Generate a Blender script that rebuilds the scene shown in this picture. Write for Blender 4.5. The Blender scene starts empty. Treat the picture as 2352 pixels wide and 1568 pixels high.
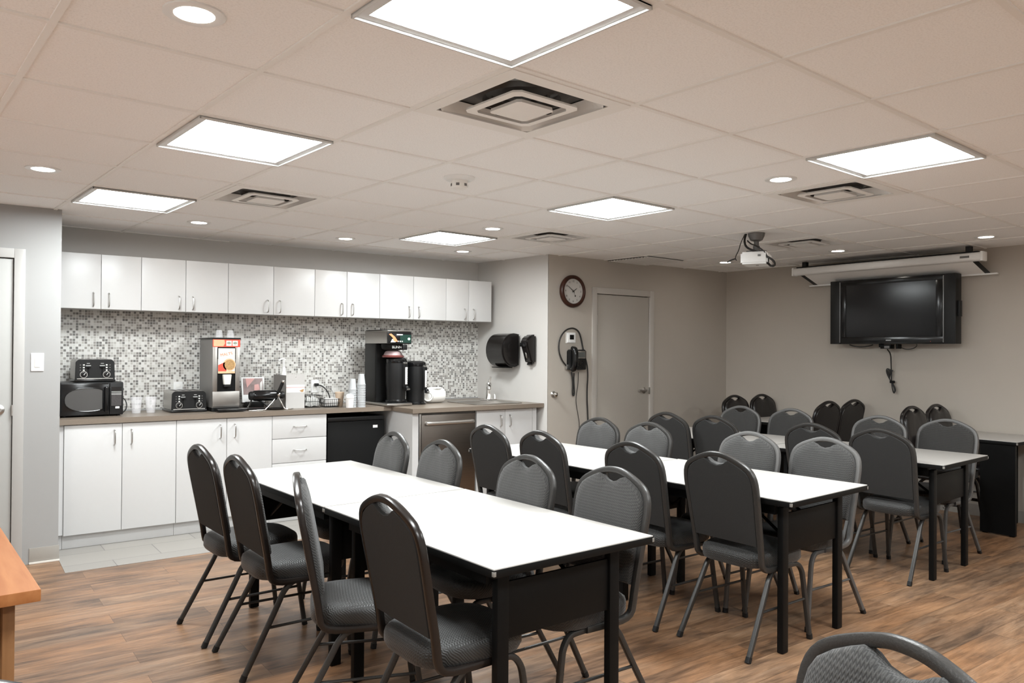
import bpy, bmesh, math, random
from mathutils import Vector, Matrix
random.seed(7)
C = bpy.context.scene.collection
PI = math.pi
R = math.radians

# ------------------------------------------------------------------ materials
def new_mat(name):
    m = bpy.data.materials.new(name); m.use_nodes = True
    nt = m.node_tree
    return m, nt, nt.nodes['Principled BSDF']

def N(nt, typ, **kw):
    n = nt.nodes.new(typ)
    for k, v in kw.items(): setattr(n, k, v)
    return n

def mat(name, col, rough=.5, metal=0., noise=0., scale=30., bump=0., coat=0., spec=.5):
    m, nt, b = new_mat(name)
    b.inputs['Roughness'].default_value = rough
    b.inputs['Metallic'].default_value = metal
    b.inputs['Coat Weight'].default_value = coat
    b.inputs['Specular IOR Level'].default_value = spec
    tc = N(nt, 'ShaderNodeTexCoord')
    nz = N(nt, 'ShaderNodeTexNoise'); nz.inputs['Scale'].default_value = scale; nz.inputs['Detail'].default_value = 3
    nt.links.new(tc.outputs['Object'], nz.inputs['Vector'])
    mx = N(nt, 'ShaderNodeMix', data_type='RGBA')
    k = noise
    mx.inputs[6].default_value = tuple(c*(1-k) for c in col)+(1,)
    mx.inputs[7].default_value = tuple(min(1, c*(1+k)) for c in col)+(1,)
    nt.links.new(nz.outputs['Fac'], mx.inputs[0]); nt.links.new(mx.outputs[2], b.inputs['Base Color'])
    if bump:
        bp = N(nt, 'ShaderNodeBump'); bp.inputs['Strength'].default_value = bump; bp.inputs['Distance'].default_value = .002
        nt.links.new(nz.outputs['Fac'], bp.inputs['Height']); nt.links.new(bp.outputs['Normal'], b.inputs['Normal'])
    return m

def emit(name, col, s):
    m, nt, b = new_mat(name)
    b.inputs['Base Color'].default_value = (.8, .8, .8, 1)
    b.inputs['Emission Color'].default_value = col+(1,)
    b.inputs['Emission Strength'].default_value = s
    return m

def glassy(name, col=(.95, .95, .95), alpha=.25, rough=.08):
    m, nt, b = new_mat(name)
    b.inputs['Base Color'].default_value = col+(1,)
    b.inputs['Roughness'].default_value = rough
    b.inputs['Alpha'].default_value = alpha
    return m

def ramp(nt, stops, fac):
    r = N(nt, 'ShaderNodeValToRGB')
    e = r.color_ramp.elements
    while len(e) < len(stops): e.new(.5)
    for el, (p, c) in zip(e, stops): el.position = p; el.color = c+(1,)
    nt.links.new(fac, r.inputs['Fac'])
    return r.outputs['Color']

def wood_floor():
    m, nt, b = new_mat('vinyl_plank')
    L = nt.links.new
    tc = N(nt, 'ShaderNodeTexCoord')
    br = N(nt, 'ShaderNodeTexBrick'); br.offset = .37
    br.inputs['Scale'].default_value = 1; br.inputs['Brick Width'].default_value = 1.2; br.inputs['Row Height'].default_value = .16
    br.inputs['Mortar Size'].default_value = .0012; br.inputs['Mortar Smooth'].default_value = .3
    br.inputs['Color1'].default_value = (0, 0, 0, 1); br.inputs['Color2'].default_value = (1, 1, 1, 1); br.inputs['Mortar'].default_value = (.5, .5, .5, 1)
    L(tc.outputs['Object'], br.inputs['Vector'])
    sep = N(nt, 'ShaderNodeSeparateXYZ'); L(tc.outputs['Object'], sep.inputs[0])
    off = N(nt, 'ShaderNodeMath', operation='MULTIPLY'); L(br.outputs['Color'], off.inputs[0]); off.inputs[1].default_value = 9.
    sx = N(nt, 'ShaderNodeMath', operation='MULTIPLY_ADD'); L(sep.outputs[0], sx.inputs[0]); sx.inputs[1].default_value = 1.; L(off.outputs[0], sx.inputs[2])
    cb = N(nt, 'ShaderNodeCombineXYZ'); L(sx.outputs[0], cb.inputs[0]); L(sep.outputs[1], cb.inputs[1]); L(off.outputs[0], cb.inputs[2])
    def nz(sc, mul, det, rough=.6):
        mp = N(nt, 'ShaderNodeMapping'); mp.inputs['Scale'].default_value = mul; L(cb.outputs[0], mp.inputs['Vector'])
        n = N(nt, 'ShaderNodeTexNoise'); n.inputs['Scale'].default_value = sc; n.inputs['Detail'].default_value = det; n.inputs['Roughness'].default_value = rough
        n.inputs['Distortion'].default_value = .6
        L(mp.outputs[0], n.inputs['Vector']); return n.outputs['Fac']
    grain = nz(3., (1.0, 9., 1.), 6, .62)
    blot = nz(1.6, (1.0, 3.2, 1.), 4, .6)
    fine = nz(9., (1.0, 22., 1.), 4, .7)
    tint = nz(1.1, (.5, .9, 1.), 2)
    c1 = ramp(nt, [(.28, (.045, .032, .026)), (.43, (.165, .103, .065)), (.55, (.29, .185, .118)), (.72, (.40, .285, .20))], grain)
    c2 = ramp(nt, [(.33, (.055, .043, .036)), (.46, (.18, .12, .083)), (.60, (.34, .21, .125)), (.78, (.42, .315, .235))], blot)
    mx = N(nt, 'ShaderNodeMix', data_type='RGBA'); mx.inputs[0].default_value = .5; L(c1, mx.inputs[6]); L(c2, mx.inputs[7])
    c3 = ramp(nt, [(.3, (.54, .52, .49)), (.6, (1.02, .98, .93))], fine)
    m2 = N(nt, 'ShaderNodeMix', data_type='RGBA', blend_type='MULTIPLY'); m2.inputs[0].default_value = .75; L(mx.outputs[2], m2.inputs[6]); L(c3, m2.inputs[7])
    c4 = ramp(nt, [(.35, (.97, .95, .93)), (.65, (1.06, .87, .70))], tint)
    m3 = N(nt, 'ShaderNodeMix', data_type='RGBA', blend_type='MULTIPLY'); m3.inputs[0].default_value = .8; L(m2.outputs[2], m3.inputs[6]); L(c4, m3.inputs[7])
    m4 = N(nt, 'ShaderNodeMix', data_type='RGBA', blend_type='MULTIPLY'); L(m3.outputs[2], m4.inputs[6]); m4.inputs[7].default_value = (.45, .42, .4, 1); L(br.outputs['Fac'], m4.inputs[0])
    L(m4.outputs[2], b.inputs['Base Color'])
    rr = N(nt, 'ShaderNodeMapRange'); L(grain, rr.inputs[0]); rr.inputs[3].default_value = .26; rr.inputs[4].default_value = .42
    L(rr.outputs[0], b.inputs['Roughness']); b.inputs['Specular IOR Level'].default_value = .42
    return m

def tile_floor():
    m, nt, b = new_mat('kitchen_floor_tile'); L = nt.links.new
    tc = N(nt, 'ShaderNodeTexCoord')
    br = N(nt, 'ShaderNodeTexBrick'); br.offset = .5
    br.inputs['Brick Width'].default_value = .61; br.inputs['Row Height'].default_value = .305; br.inputs['Scale'].default_value = 1
    br.inputs['Mortar Size'].default_value = .003
    br.inputs['Color1'].default_value = (.29, .272, .25, 1); br.inputs['Color2'].default_value = (.335, .315, .288, 1); br.inputs['Mortar'].default_value = (.17, .16, .15, 1)
    mp = N(nt, 'ShaderNodeMapping'); mp.inputs['Location'].default_value = (-.05, -.01, 0)
    L(tc.outputs['Object'], mp.inputs[0]); L(mp.outputs[0], br.inputs['Vector']); L(br.outputs['Color'], b.inputs['Base Color'])
    b.inputs['Roughness'].default_value = .4
    return m

def mosaic():
    m, nt, b = new_mat('mosaic_tile'); L = nt.links.new
    tc = N(nt, 'ShaderNodeTexCoord'); s = N(nt, 'ShaderNodeSeparateXYZ'); L(tc.outputs['Object'], s.inputs[0])
    p = .0205
    def cell(o):
        d = N(nt, 'ShaderNodeMath', operation='DIVIDE'); L(o, d.inputs[0]); d.inputs[1].default_value = p
        f = N(nt, 'ShaderNodeMath', operation='FLOOR'); L(d.outputs[0], f.inputs[0])
        r = N(nt, 'ShaderNodeMath', operation='FRACT'); L(d.outputs[0], r.inputs[0])
        a = N(nt, 'ShaderNodeMath', operation='SUBTRACT'); L(r.outputs[0], a.inputs[0]); a.inputs[1].default_value = .5
        ab = N(nt, 'ShaderNodeMath', operation='ABSOLUTE'); L(a.outputs[0], ab.inputs[0])
        return f.outputs[0], ab.outputs[0]
    fx, ax = cell(s.outputs[0]); fz, az = cell(s.outputs[2])
    cb = N(nt, 'ShaderNodeCombineXYZ'); L(fx, cb.inputs[0]); L(fz, cb.inputs[1])
    wn = N(nt, 'ShaderNodeTexWhiteNoise', noise_dimensions='2D'); L(cb.outputs[0], wn.inputs['Vector'])
    col = ramp(nt, [(0, (.17, .165, .155)), (.13, (.235, .22, .205)), (.30, (.31, .29, .265)), (.42, (.47, .455, .425)), (.62, (.60, .59, .56)), (.85, (.66, .65, .625))], wn.outputs['Value'])
    nt.nodes[-1].color_ramp.interpolation = 'CONSTANT'
    mxx = N(nt, 'ShaderNodeMath', operation='MAXIMUM'); L(ax, mxx.inputs[0]); L(az, mxx.inputs[1])
    g = N(nt, 'ShaderNodeMath', operation='GREATER_THAN'); L(mxx.outputs[0], g.inputs[0]); g.inputs[1].default_value = .43
    mx = N(nt, 'ShaderNodeMix', data_type='RGBA'); L(g.outputs[0], mx.inputs[0]); L(col, mx.inputs[6]); mx.inputs[7].default_value = (.70, .69, .665, 1)
    L(mx.outputs[2], b.inputs['Base Color']); b.inputs['Roughness'].default_value = .3
    return m

def ceiling_tile():
    m, nt, b = new_mat('acoustic_tile'); L = nt.links.new
    tc = N(nt, 'ShaderNodeTexCoord')
    n = N(nt, 'ShaderNodeTexNoise'); n.inputs['Scale'].default_value = 150; n.inputs['Detail'].default_value = 4; n.inputs['Roughness'].default_value = .8
    L(tc.outputs['Object'], n.inputs['Vector'])
    c = ramp(nt, [(.30, (.80, .79, .78)), (.52, (.915, .905, .895)), (.75, (.93, .925, .92))], n.outputs['Fac'])
    L(c, b.inputs['Base Color']); b.inputs['Roughness'].default_value = .95; b.inputs['Specular IOR Level'].default_value = .1
    return m

def fabric(name, dark, light, sx, sz, thr=.55, mixn=.5, rough=.85):
    """woven cloth with rows of small light wavy stitches"""
    m, nt, b = new_mat(name); L = nt.links.new
    tc = N(nt, 'ShaderNodeTexCoord'); s = N(nt, 'ShaderNodeSeparateXYZ'); L(tc.outputs['Generated'], s.inputs[0])
    tc2 = N(nt, 'ShaderNodeTexCoord'); so = N(nt, 'ShaderNodeSeparateXYZ'); L(tc2.outputs['Object'], so.inputs[0])
    def sin(o, k, ph=None):
        a = N(nt, 'ShaderNodeMath', operation='MULTIPLY_ADD'); L(o, a.inputs[0]); a.inputs[1].default_value = k
        if ph is not None: L(ph, a.inputs[2])
        else: a.inputs[2].default_value = 0
        q = N(nt, 'ShaderNodeMath', operation='SINE'); L(a.outputs[0], q.inputs[0]); return q.outputs[0]
    vert = N(nt, 'ShaderNodeMath', operation='ADD'); L(so.outputs[1], vert.inputs[0]); L(so.outputs[2], vert.inputs[1])
    w1 = sin(so.outputs[0], 2*PI/sx)
    sc = N(nt, 'ShaderNodeMath', operation='MULTIPLY'); L(w1, sc.inputs[0]); sc.inputs[1].default_value = 1.5
    w2 = sin(vert.outputs[0], 2*PI/sz, sc.outputs[0])
    nz = N(nt, 'ShaderNodeTexNoise'); nz.inputs['Scale'].default_value = 160; nz.inputs['Detail'].default_value = 2; L(tc.outputs['Object'], nz.inputs['Vector'])
    ad = N(nt, 'ShaderNodeMath', operation='MULTIPLY_ADD'); L(nz.outputs['Fac'], ad.inputs[0]); ad.inputs[1].default_value = mixn*2; L(w2, ad.inputs[2])
    c = ramp(nt, [(.35, dark), (thr+.25, light)], ad.outputs[0])
    L(c, b.inputs['Base Color']); b.inputs['Roughness'].default_value = rough
    b.inputs['Sheen Weight'].default_value = .15; b.inputs['Sheen Roughness'].default_value = .5
    bp = N(nt, 'ShaderNodeBump'); bp.inputs['Strength'].default_value = .35; bp.inputs['Distance'].default_value = .0015
    L(ad.outputs[0], bp.inputs['Height']); L(bp.outputs[0], b.inputs['Normal'])
    return m

def wood(name, a, bcol, axis=0, rough=.4):
    m, nt, b = new_mat(name); L = nt.links.new
    tc = N(nt, 'ShaderNodeTexCoord'); mp = N(nt, 'ShaderNodeMapping')
    mp.inputs['Scale'].default_value = tuple(2. if i == axis else 26. for i in range(3))
    L(tc.outputs['Object'], mp.inputs[0])
    n = N(nt, 'ShaderNodeTexNoise'); n.inputs['Scale'].default_value = 1.4; n.inputs['Detail'].default_value = 6; n.inputs['Distortion'].default_value = .4
    L(mp.outputs[0], n.inputs['Vector'])
    L(ramp(nt, [(.3, a), (.7, bcol)], n.outputs['Fac']), b.inputs['Base Color']); b.inputs['Roughness'].default_value = rough; b.inputs['Specular IOR Level'].default_value = .25
    return m

def brushed(name, col, rough=.35, axis=0):
    m, nt, b = new_mat(name); L = nt.links.new
    tc = N(nt, 'ShaderNodeTexCoord'); mp = N(nt, 'ShaderNodeMapping')
    mp.inputs['Scale'].default_value = tuple(3. if i == axis else 400. for i in range(3))
    L(tc.outputs['Object'], mp.inputs[0])
    n = N(nt, 'ShaderNodeTexNoise'); n.inputs['Scale'].default_value = 1.; L(mp.outputs[0], n.inputs['Vector'])
    L(ramp(nt, [(.3, tuple(c*.85 for c in col)), (.7, col)], n.outputs['Fac']), b.inputs['Base Color'])
    b.inputs['Metallic'].default_value = 1; b.inputs['Roughness'].default_value = rough
    return m

M = {}
M['wall_white'] = mat('wall_paint_white', (.84, .84, .82), .7, noise=.02, scale=3)  # unseen left and rear walls, whitened to bounce light up to the ceiling
M['wall'] = mat('wall_paint', (.46, .418, .368), .75, noise=.03, scale=3)
M['wall_dimmed'] = mat('wall_paint_dimmed', (.34, .338, .332), .7, noise=.02, scale=3)  # same paint as the alcove, darkened to offset strong panel light here
M['wall_alcove'] = mat('wall_paint_brightened', (.56, .54, .515), .72, noise=.02, scale=3)  # same paint as the entry wall, lightened to make up for weaker light
M['trim'] = mat('door_frame_paint', (.49, .458, .42), .45, noise=.02)
M['trim_light'] = mat('door_frame_paint_pale', (.42, .41, .395), .45, noise=.02)
M['door'] = mat('door_paint', (.42, .388, .345), .5, noise=.02)
M['door_light'] = mat('door_paint_pale', (.42, .42, .405), .5, noise=.02)
M['base'] = mat('rubber_base', (.34, .32, .29), .5, noise=.03)
M['base_edge'] = mat('pale_base_edge', (.72, .69, .64), .5)
M['floor'] = wood_floor(); M['tile'] = tile_floor(); M['mosaic'] = mosaic(); M['ceil'] = ceiling_tile()
M['tbar'] = mat('tbar_paint', (.84, .82, .79), .5, noise=.02)
M['lampframe'] = mat('lamp_frame_paint', (.60, .60, .59), .45)
M['white'] = mat('white_laminate', (.595, .59, .585), .35, noise=.01)
M['whitegloss'] = mat('white_plastic', (.80, .80, .79), .3)
M['counter'] = mat('brown_laminate', (.205, .165, .13), .32, noise=.12, scale=220)
M['chrome'] = mat('chrome', (.78, .77, .75), .12, 1.)
M['nickel'] = mat('satin_nickel', (.52, .51, .49), .35, 1.)
M['steel'] = brushed('stainless_steel', (.50, .48, .455), .33, 0)
M['darksteel'] = brushed('dark_stainless', (.30, .27, .245), .3, 0)
M['steelgrey'] = mat('grey_metal_side', (.22, .21, .20), .45, .3)
M['black'] = mat('black_plastic', (.007, .007, .0072), .42, noise=.1, spec=.35)
M['blackgloss'] = mat('black_gloss', (.006, .006, .0065), .16, spec=.45)
M['blackmat'] = mat('black_matt', (.004, .004, .004), .6, spec=.2)
M['tblack'] = mat('black_table_metal', (.0032, .0032, .0032), .5, spec=.16)
M['tabletop'] = mat('white_table_laminate', (.46, .442, .418), .4, noise=.015, scale=8)
M['tick'] = mat('corner_cap', (.20, .19, .175), .4)
M['frame'] = mat('hammered_grey_paint', (.040, .038, .036), .36, .35, noise=.25, scale=260, bump=.25)
M['framelite'] = mat('hammered_silver_paint', (.11, .107, .104), .44, .3, noise=.2, scale=260, bump=.25)
M['framedark'] = mat('bronze_black_paint', (.016, .0125, .011), .26, .3, noise=.2, scale=260)
M['pad'] = fabric('grey_stitched_cloth', (.017, .0162, .0155), (.039, .0375, .0355), .0085, .0095, .66, mixn=.9)
M['seat'] = fabric('charcoal_cloth', (.006, .0055, .005), (.020, .019, .0175), .010, .011, .66, mixn=.9, rough=.5)
M['backcloth'] = mat('plain_charcoal_cloth', (.0125, .012, .0115), .8, noise=.35, scale=420, bump=.3)
M['vinyl'] = mat('black_vinyl', (.012, .010, .010), .28, noise=.2, scale=60)
M['lamp'] = emit('lamp_diffuser', (.93, .985, 1.), 13.0)
M['down'] = emit('downlight_lens', (1., .93, .84), 9.0)
M['ventdark'] = mat('vent_dark', (.055, .05, .045), .6, noise=.6, scale=14)
M['oak'] = wood('oak_veneer', (.27, .095, .027), (.34, .135, .045), 1, .62)
M['oakdark'] = wood('oak_veneer_side', (.19, .090, .036), (.25, .125, .055), 2)
M['cord'] = mat('black_cord', (.015, .014, .013), .5)
M['screenglass'] = mat('tv_glass', (.006, .0055, .006), .14, spec=.35)
M['silver'] = mat('silver_strip', (.30, .30, .30), .3, .8)
M['cherry'] = wood('cherry_wood', (.030, .011, .007), (.055, .020, .012), 2, .4)
M['dial'] = mat('clock_dial', (.55, .53, .50), .5)
M['ink'] = mat('ink', (.03, .028, .025), .6)
M['paleink'] = mat('pale_ink', (.62, .62, .60), .5)
M['card'] = mat('grey_carton', (.50, .485, .47), .7, noise=.03)
M['cardside'] = mat('grey_carton_side', (.24, .225, .21), .75, noise=.08)
M['paper'] = mat('white_paper', (.82, .80, .785), .7)
M['pinkpaper'] = mat('pink_print', (.72, .40, .38), .7)
M['red'] = mat('red_print', (.75, .085, .05), .45)
M['orange'] = mat('orange_print', (.78, .25, .11), .5, noise=.1, scale=60)
M['peach'] = mat('peach_print', (.80, .46, .27), .5, noise=.15, scale=50)
M['tan'] = mat('biscuit_print', (.42, .25, .10), .6, noise=.5, scale=90)
M['cream'] = mat('cream_print', (.74, .72, .66), .5)
M['filter'] = mat('tan_paper', (.56, .43, .32), .8, noise=.12, scale=60)
M['foam'] = mat('white_foam', (.50, .515, .525), .55)
M['clear'] = glassy('clear_plastic', (.93, .92, .94), .20)
M['milky'] = mat('milky_plastic', (.84, .83, .80), .4)
M['smoke'] = mat('smoked_plastic', (.010, .0085, .008), .2, spec=.4)
M['led'] = emit('green_light', (.55, 1., .75), 2.5)
M['greenish'] = mat('dark_green_panel', (.012, .035, .027), .15)
M['brownplastic'] = mat('wine_plastic', (.16, .05, .045), .3)
M['fabricscreen'] = mat('projection_screen_cloth', (.88, .87, .85), .8)
M['grey'] = mat('grey_metal_paint', (.16, .155, .15), .45, .3)
M['lcd'] = mat('grey_lcd', (.10, .105, .10), .3)
M['packet'] = mat('packet_print', (.55, .55, .53), .5, noise=.65, scale=55)
M['photo'] = mat('mixed_print', (.30, .22, .21), .5, noise=.8, scale=14)

# ------------------------------------------------------------------ mesh helpers
def box(bm, x0, x1, y0, y1, z0, z1, bev=0., seg=2, mtx=None):
    t = bmesh.new()
    vs = [t.verts.new((x, y, z)) for x in (x0, x1) for y in (y0, y1) for z in (z0, z1)]
    for f in ((0, 1, 3, 2), (4, 6, 7, 5), (0, 4, 5, 1), (2, 3, 7, 6), (0, 2, 6, 4), (1, 5, 7, 3)): t.faces.new([vs[i] for i in f])
    if bev: bmesh.ops.bevel(t, geom=t.edges[:], offset=bev, segments=seg, affect='EDGES', profile=.6)
    merge(bm, t, mtx); return bm

def merge(bm, t, mtx=None):
    if mtx is not None: t.transform(mtx)
    me = bpy.data.meshes.new('tmp'); t.to_mesh(me); t.free(); bm.from_mesh(me); bpy.data.meshes.remove(me)

def frames(P, n0=None):
    P = [Vector(p) for p in P]; out = []
    k = len(P)
    T = []
    for i in range(k):
        a = P[max(0, i-1)]; b = P[min(k-1, i+1)]
        T.append((b-a).normalized())
    n = Vector(n0) if n0 is not None else (Vector((0, 0, 1)) if abs(T[0].z) < .9 else Vector((1, 0, 0)))
    for i in range(k):
        n = (n - T[i]*n.dot(T[i])); n.normalize()
        out.append((P[i], n.copy(), T[i].cross(n)))
    return out

def sweep(bm, P, sec, n0=None, closed=False, cap=True, scale=None):
    """sweep a cross-section (list of (along normal, along binormal)) along P"""
    fr = frames(P, n0); rings = []
    for i, (p, n, b) in enumerate(fr):
        s = scale[i] if scale else 1
        rings.append([bm.verts.new(p + n*u*s + b*v*s) for u, v in sec])
    m = len(sec); k = len(rings)
    for i in range(k if closed else k-1):
        a, c = rings[i], rings[(i+1) % k]
        for j in range(m): bm.faces.new((a[j], a[(j+1) % m], c[(j+1) % m], c[j]))
    if cap and not closed:
        bm.faces.new(rings[0][::-1]); bm.faces.new(rings[-1])
    return bm

def circ(r, n=10): return [(r*math.cos(2*PI*i/n), r*math.sin(2*PI*i/n)) for i in range(n)]
def rsec(w, d, r, k=2):
    """rounded rectangle: w along normal, d along binormal"""
    o = []
    for cx, cy, a0 in ((w/2-r, d/2-r, 0), (-w/2+r, d/2-r, 90), (-w/2+r, -d/2+r, 180), (w/2-r, -d/2+r, 270)):
        for i in range(k+1):
            a = R(a0+90*i/k); o.append((cx+r*math.cos(a), cy+r*math.sin(a)))
    return o
def smooth_path(P, it=2):
    P = [Vector(p) for p in P]
    for _ in range(it):
        Q = [P[0]]
        for a, b in zip(P, P[1:]): Q += [a*.75+b*.25, a*.25+b*.75]
        Q.append(P[-1]); P = Q
    return P
def tube(bm, P, r, n=8, it=2): return sweep(bm, smooth_path(P, it) if it else P, circ(r, n))
def lathe(bm, prof, n=24, mtx=None, sx=1, sy=1):
    t = bmesh.new(); rings = []
    for r, z in prof:
        if r < 1e-6: rings.append([t.verts.new((0, 0, z))])
        else: rings.append([t.verts.new((sx*r*math.cos(2*PI*i/n), sy*r*math.sin(2*PI*i/n), z)) for i in range(n)])
    for a, b in zip(rings, rings[1:]):
        for i in range(n):
            j = (i+1) % n
            if len(a) == 1 and len(b) == 1: continue
            if len(a) == 1: t.faces.new((a[0], b[i], b[j]))
            elif len(b) == 1: t.faces.new((a[i], a[j], b[0]))
            else: t.faces.new((a[i], a[j], b[j], b[i]))
    bmesh.ops.recalc_face_normals(t, faces=t.faces[:])
    merge(bm, t, mtx); return bm
def prism(bm, poly, lo, hi, axis='z', bev=0., mtx=None):
    """extrude a 2-D polygon; axis is the extrusion axis"""
    t = bmesh.new()
    def P(u, v, w): return {'z': (u, v, w), 'y': (u, w, v), 'x': (w, u, v)}[axis]
    a = [t.verts.new(P(u, v, lo)) for u, v in poly]; b = [t.verts.new(P(u, v, hi)) for u, v in poly]
    n = len(poly)
    t.faces.new(a); t.faces.new(b[::-1])
    for i in range(n): t.faces.new((a[i], b[i], b[(i+1) % n], a[(i+1) % n]))
    bmesh.ops.recalc_face_normals(t, faces=t.faces[:])
    if bev:
        bmesh.ops.bevel(t, geom=[e for e in t.edges if len(e.link_faces) == 2 and e.calc_face_angle(0) > .6], offset=bev, segments=2, affect='EDGES')
    merge(bm, t, mtx); return bm

SMOOTH = R(38)
def obj(name, bm, m, parent=None, flat=False, loc=None, rot=None):
    me = bpy.data.meshes.new(name)
    bmesh.ops.recalc_face_normals(bm, faces=bm.faces[:])
    if not flat:
        for f in bm.faces: f.smooth = True
        for e in bm.edges:
            if len(e.link_faces) == 2 and e.calc_face_angle(0) > SMOOTH: e.smooth = False
    bm.to_mesh(me); bm.free()
    me.materials.append(M[m] if isinstance(m, str) else m)
    o = bpy.data.objects.new(name, me); C.objects.link(o)
    if parent is not None: o.parent = parent
    if loc is not None: o.location = loc
    if rot is not None: o.rotation_euler = rot
    return o
def B(): return bmesh.new()
def thing(name, label, cat, loc=(0, 0, 0), rz=0., group=None):
    o = bpy.data.objects.new(name, None); C.objects.link(o); o.empty_display_size = .1
    o.location = loc; o.rotation_euler = (0, 0, rz); o['label'] = label; o['category'] = cat
    if group: o['group'] = group
    return o
def tag(o, label, cat, group=None):
    o['label'] = label; o['category'] = cat
    if group: o['group'] = group
    return o
def struct(name, bm, m, parent=None, label=None, flat=False):
    o = obj(name, bm, m, parent, flat)
    if parent is None: o['kind'] = 'structure'
    if label: o['label'] = label
    return o
def dup(root, loc, rz, label, group=None, scale=None):
    r = root.copy(); C.objects.link(r); r.location = loc; r.rotation_euler = (0, 0, rz); r['label'] = label
    if scale: r.scale = scale
    if group: r['group'] = group
    for ch in list(root.children):
        c = ch.copy(); C.objects.link(c); c.parent = r
        for g in list(ch.children):
            d = g.copy(); C.objects.link(d); d.parent = c
    return r
def text(name, s, size, m, parent, loc, rot, ext=.0004, align='CENTER', sx=1.):
    cu = bpy.data.curves.new(name, 'FONT'); cu.body = s; cu.size = size; cu.extrude = ext
    cu.align_x = align; cu.align_y = 'CENTER'
    tmp = bpy.data.objects.new('tmp', cu); C.objects.link(tmp)
    dg = bpy.context.evaluated_depsgraph_get()
    me = bpy.data.meshes.new_from_object(tmp.evaluated_get(dg)); me.name = name
    bpy.data.objects.remove(tmp); bpy.data.curves.remove(cu)
    me.materials.clear(); me.materials.append(M[m])
    o = bpy.data.objects.new(name, me); C.objects.link(o)
    o.parent = parent; o.location = loc; o.rotation_euler = rot; o.scale = (sx, 1, 1)
    return o

# ------------------------------------------------------------------ dimensions (metres; camera stands over x=0, y=0)
CAMZ = 1.43
CEIL = 2.348
YK, YS, YD = 6.86, 6.005, 5.80          # kitchen wall, wall by the left door, wall with the telephone
XS, XT = .667, 7.39                     # end of the left wall, wall with the screen
ZC = .922                               # worktop height

# ------------------------------------------------------------------ room shell
struct('floor', box(B(), -2., 7.6, -2.4, 7.0, -.1, 0), 'floor')
bm = prism(B(), [(.667, 5.64), (4.0, 5.64), (4.0, 5.98), (4.66, 5.98), (4.66, 6.4), (XS+.005, 6.4), (XS+.005, 6.0)], -.02, .002)
struct('floor_kitchen', bm, 'tile', flat=True)
struct('wall_kitchen', box(B(), XS-.1, 4.9, YK, YK+.12, 0, 2.42), 'wall_alcove', flat=True)
bm = box(B(), XS+.002, 4.64, YK-.008, YK-.001, ZC-.02, 1.76)
struct('wall_backsplash', bm, 'mosaic', flat=True)
struct('wall_entry', box(box(B(), .46, XS, YS, YK+.12, 0, 2.42), -1.9, .46, YS+.06, YS+.2, 0, 2.42), 'wall_dimmed', flat=True)
bm = box(B(), -.5, .46, YS, YS+.06, 2.065, 2.42); box(bm, -1.9, -.5, YS, YS+.06, 0, 2.42)
struct('wall_entry_header', bm, 'wall_dimmed', flat=True)
bm = prism(B(), [(4.615, 6.86), (4.713, YD), (4.83, YD+.12), (4.83, 6.98), (4.615, 6.98)], 0, 2.42)
struct('wall_alcove', bm, 'wall_alcove', flat=True)
bm = box(B(), 4.72, 5.30, YD, YD+.12, 0, 2.42); box(bm, 6.16, XT+.1, YD, YD+.12, 0, 2.42); box(bm, 5.30, 6.16, YD, YD+.12, 2.07, 2.42); box(bm, 5.30, 6.16, YD+.08, YD+.12, 0, 2.07)
struct('wall_telephone', bm, 'wall', flat=True)
struct('wall_screen', box(B(), XT, XT+.12, -2.4, YD+.12, 0, 2.42), 'wall', flat=True)
struct('wall_left', box(B(), -2.0, -1.88, -2.4, 6.2, 0, 2.42), 'wall_white', flat=True)
struct('wall_rear', box(B(), -2.0, 7.5, -2.5, -2.38, 0, 2.42), 'wall_white', flat=True)
# baseboards
bm = box(B(), .50, XS+.006, YS-.006, YS-.0005, .012, .105, .002)
bb = struct('baseboard_entry', bm, 'base'); obj('edge', box(B(), .50, XS+.008, YS-.016, YS-.0005, 0.0005, .012, .002), 'base_edge', bb)
struct('baseboard_telephone', box(box(B(), 4.73, 5.28, YD-.006, YD-.0005, 0.0005, .1), 6.18, XT-.001, YD-.006, YD-.0005, 0.0005, .1), 'base')
struct('baseboard_screen', box(B(), XT-.006, XT-.0005, -2.3, YD-.007, 0.0005, .1), 'base')

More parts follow.
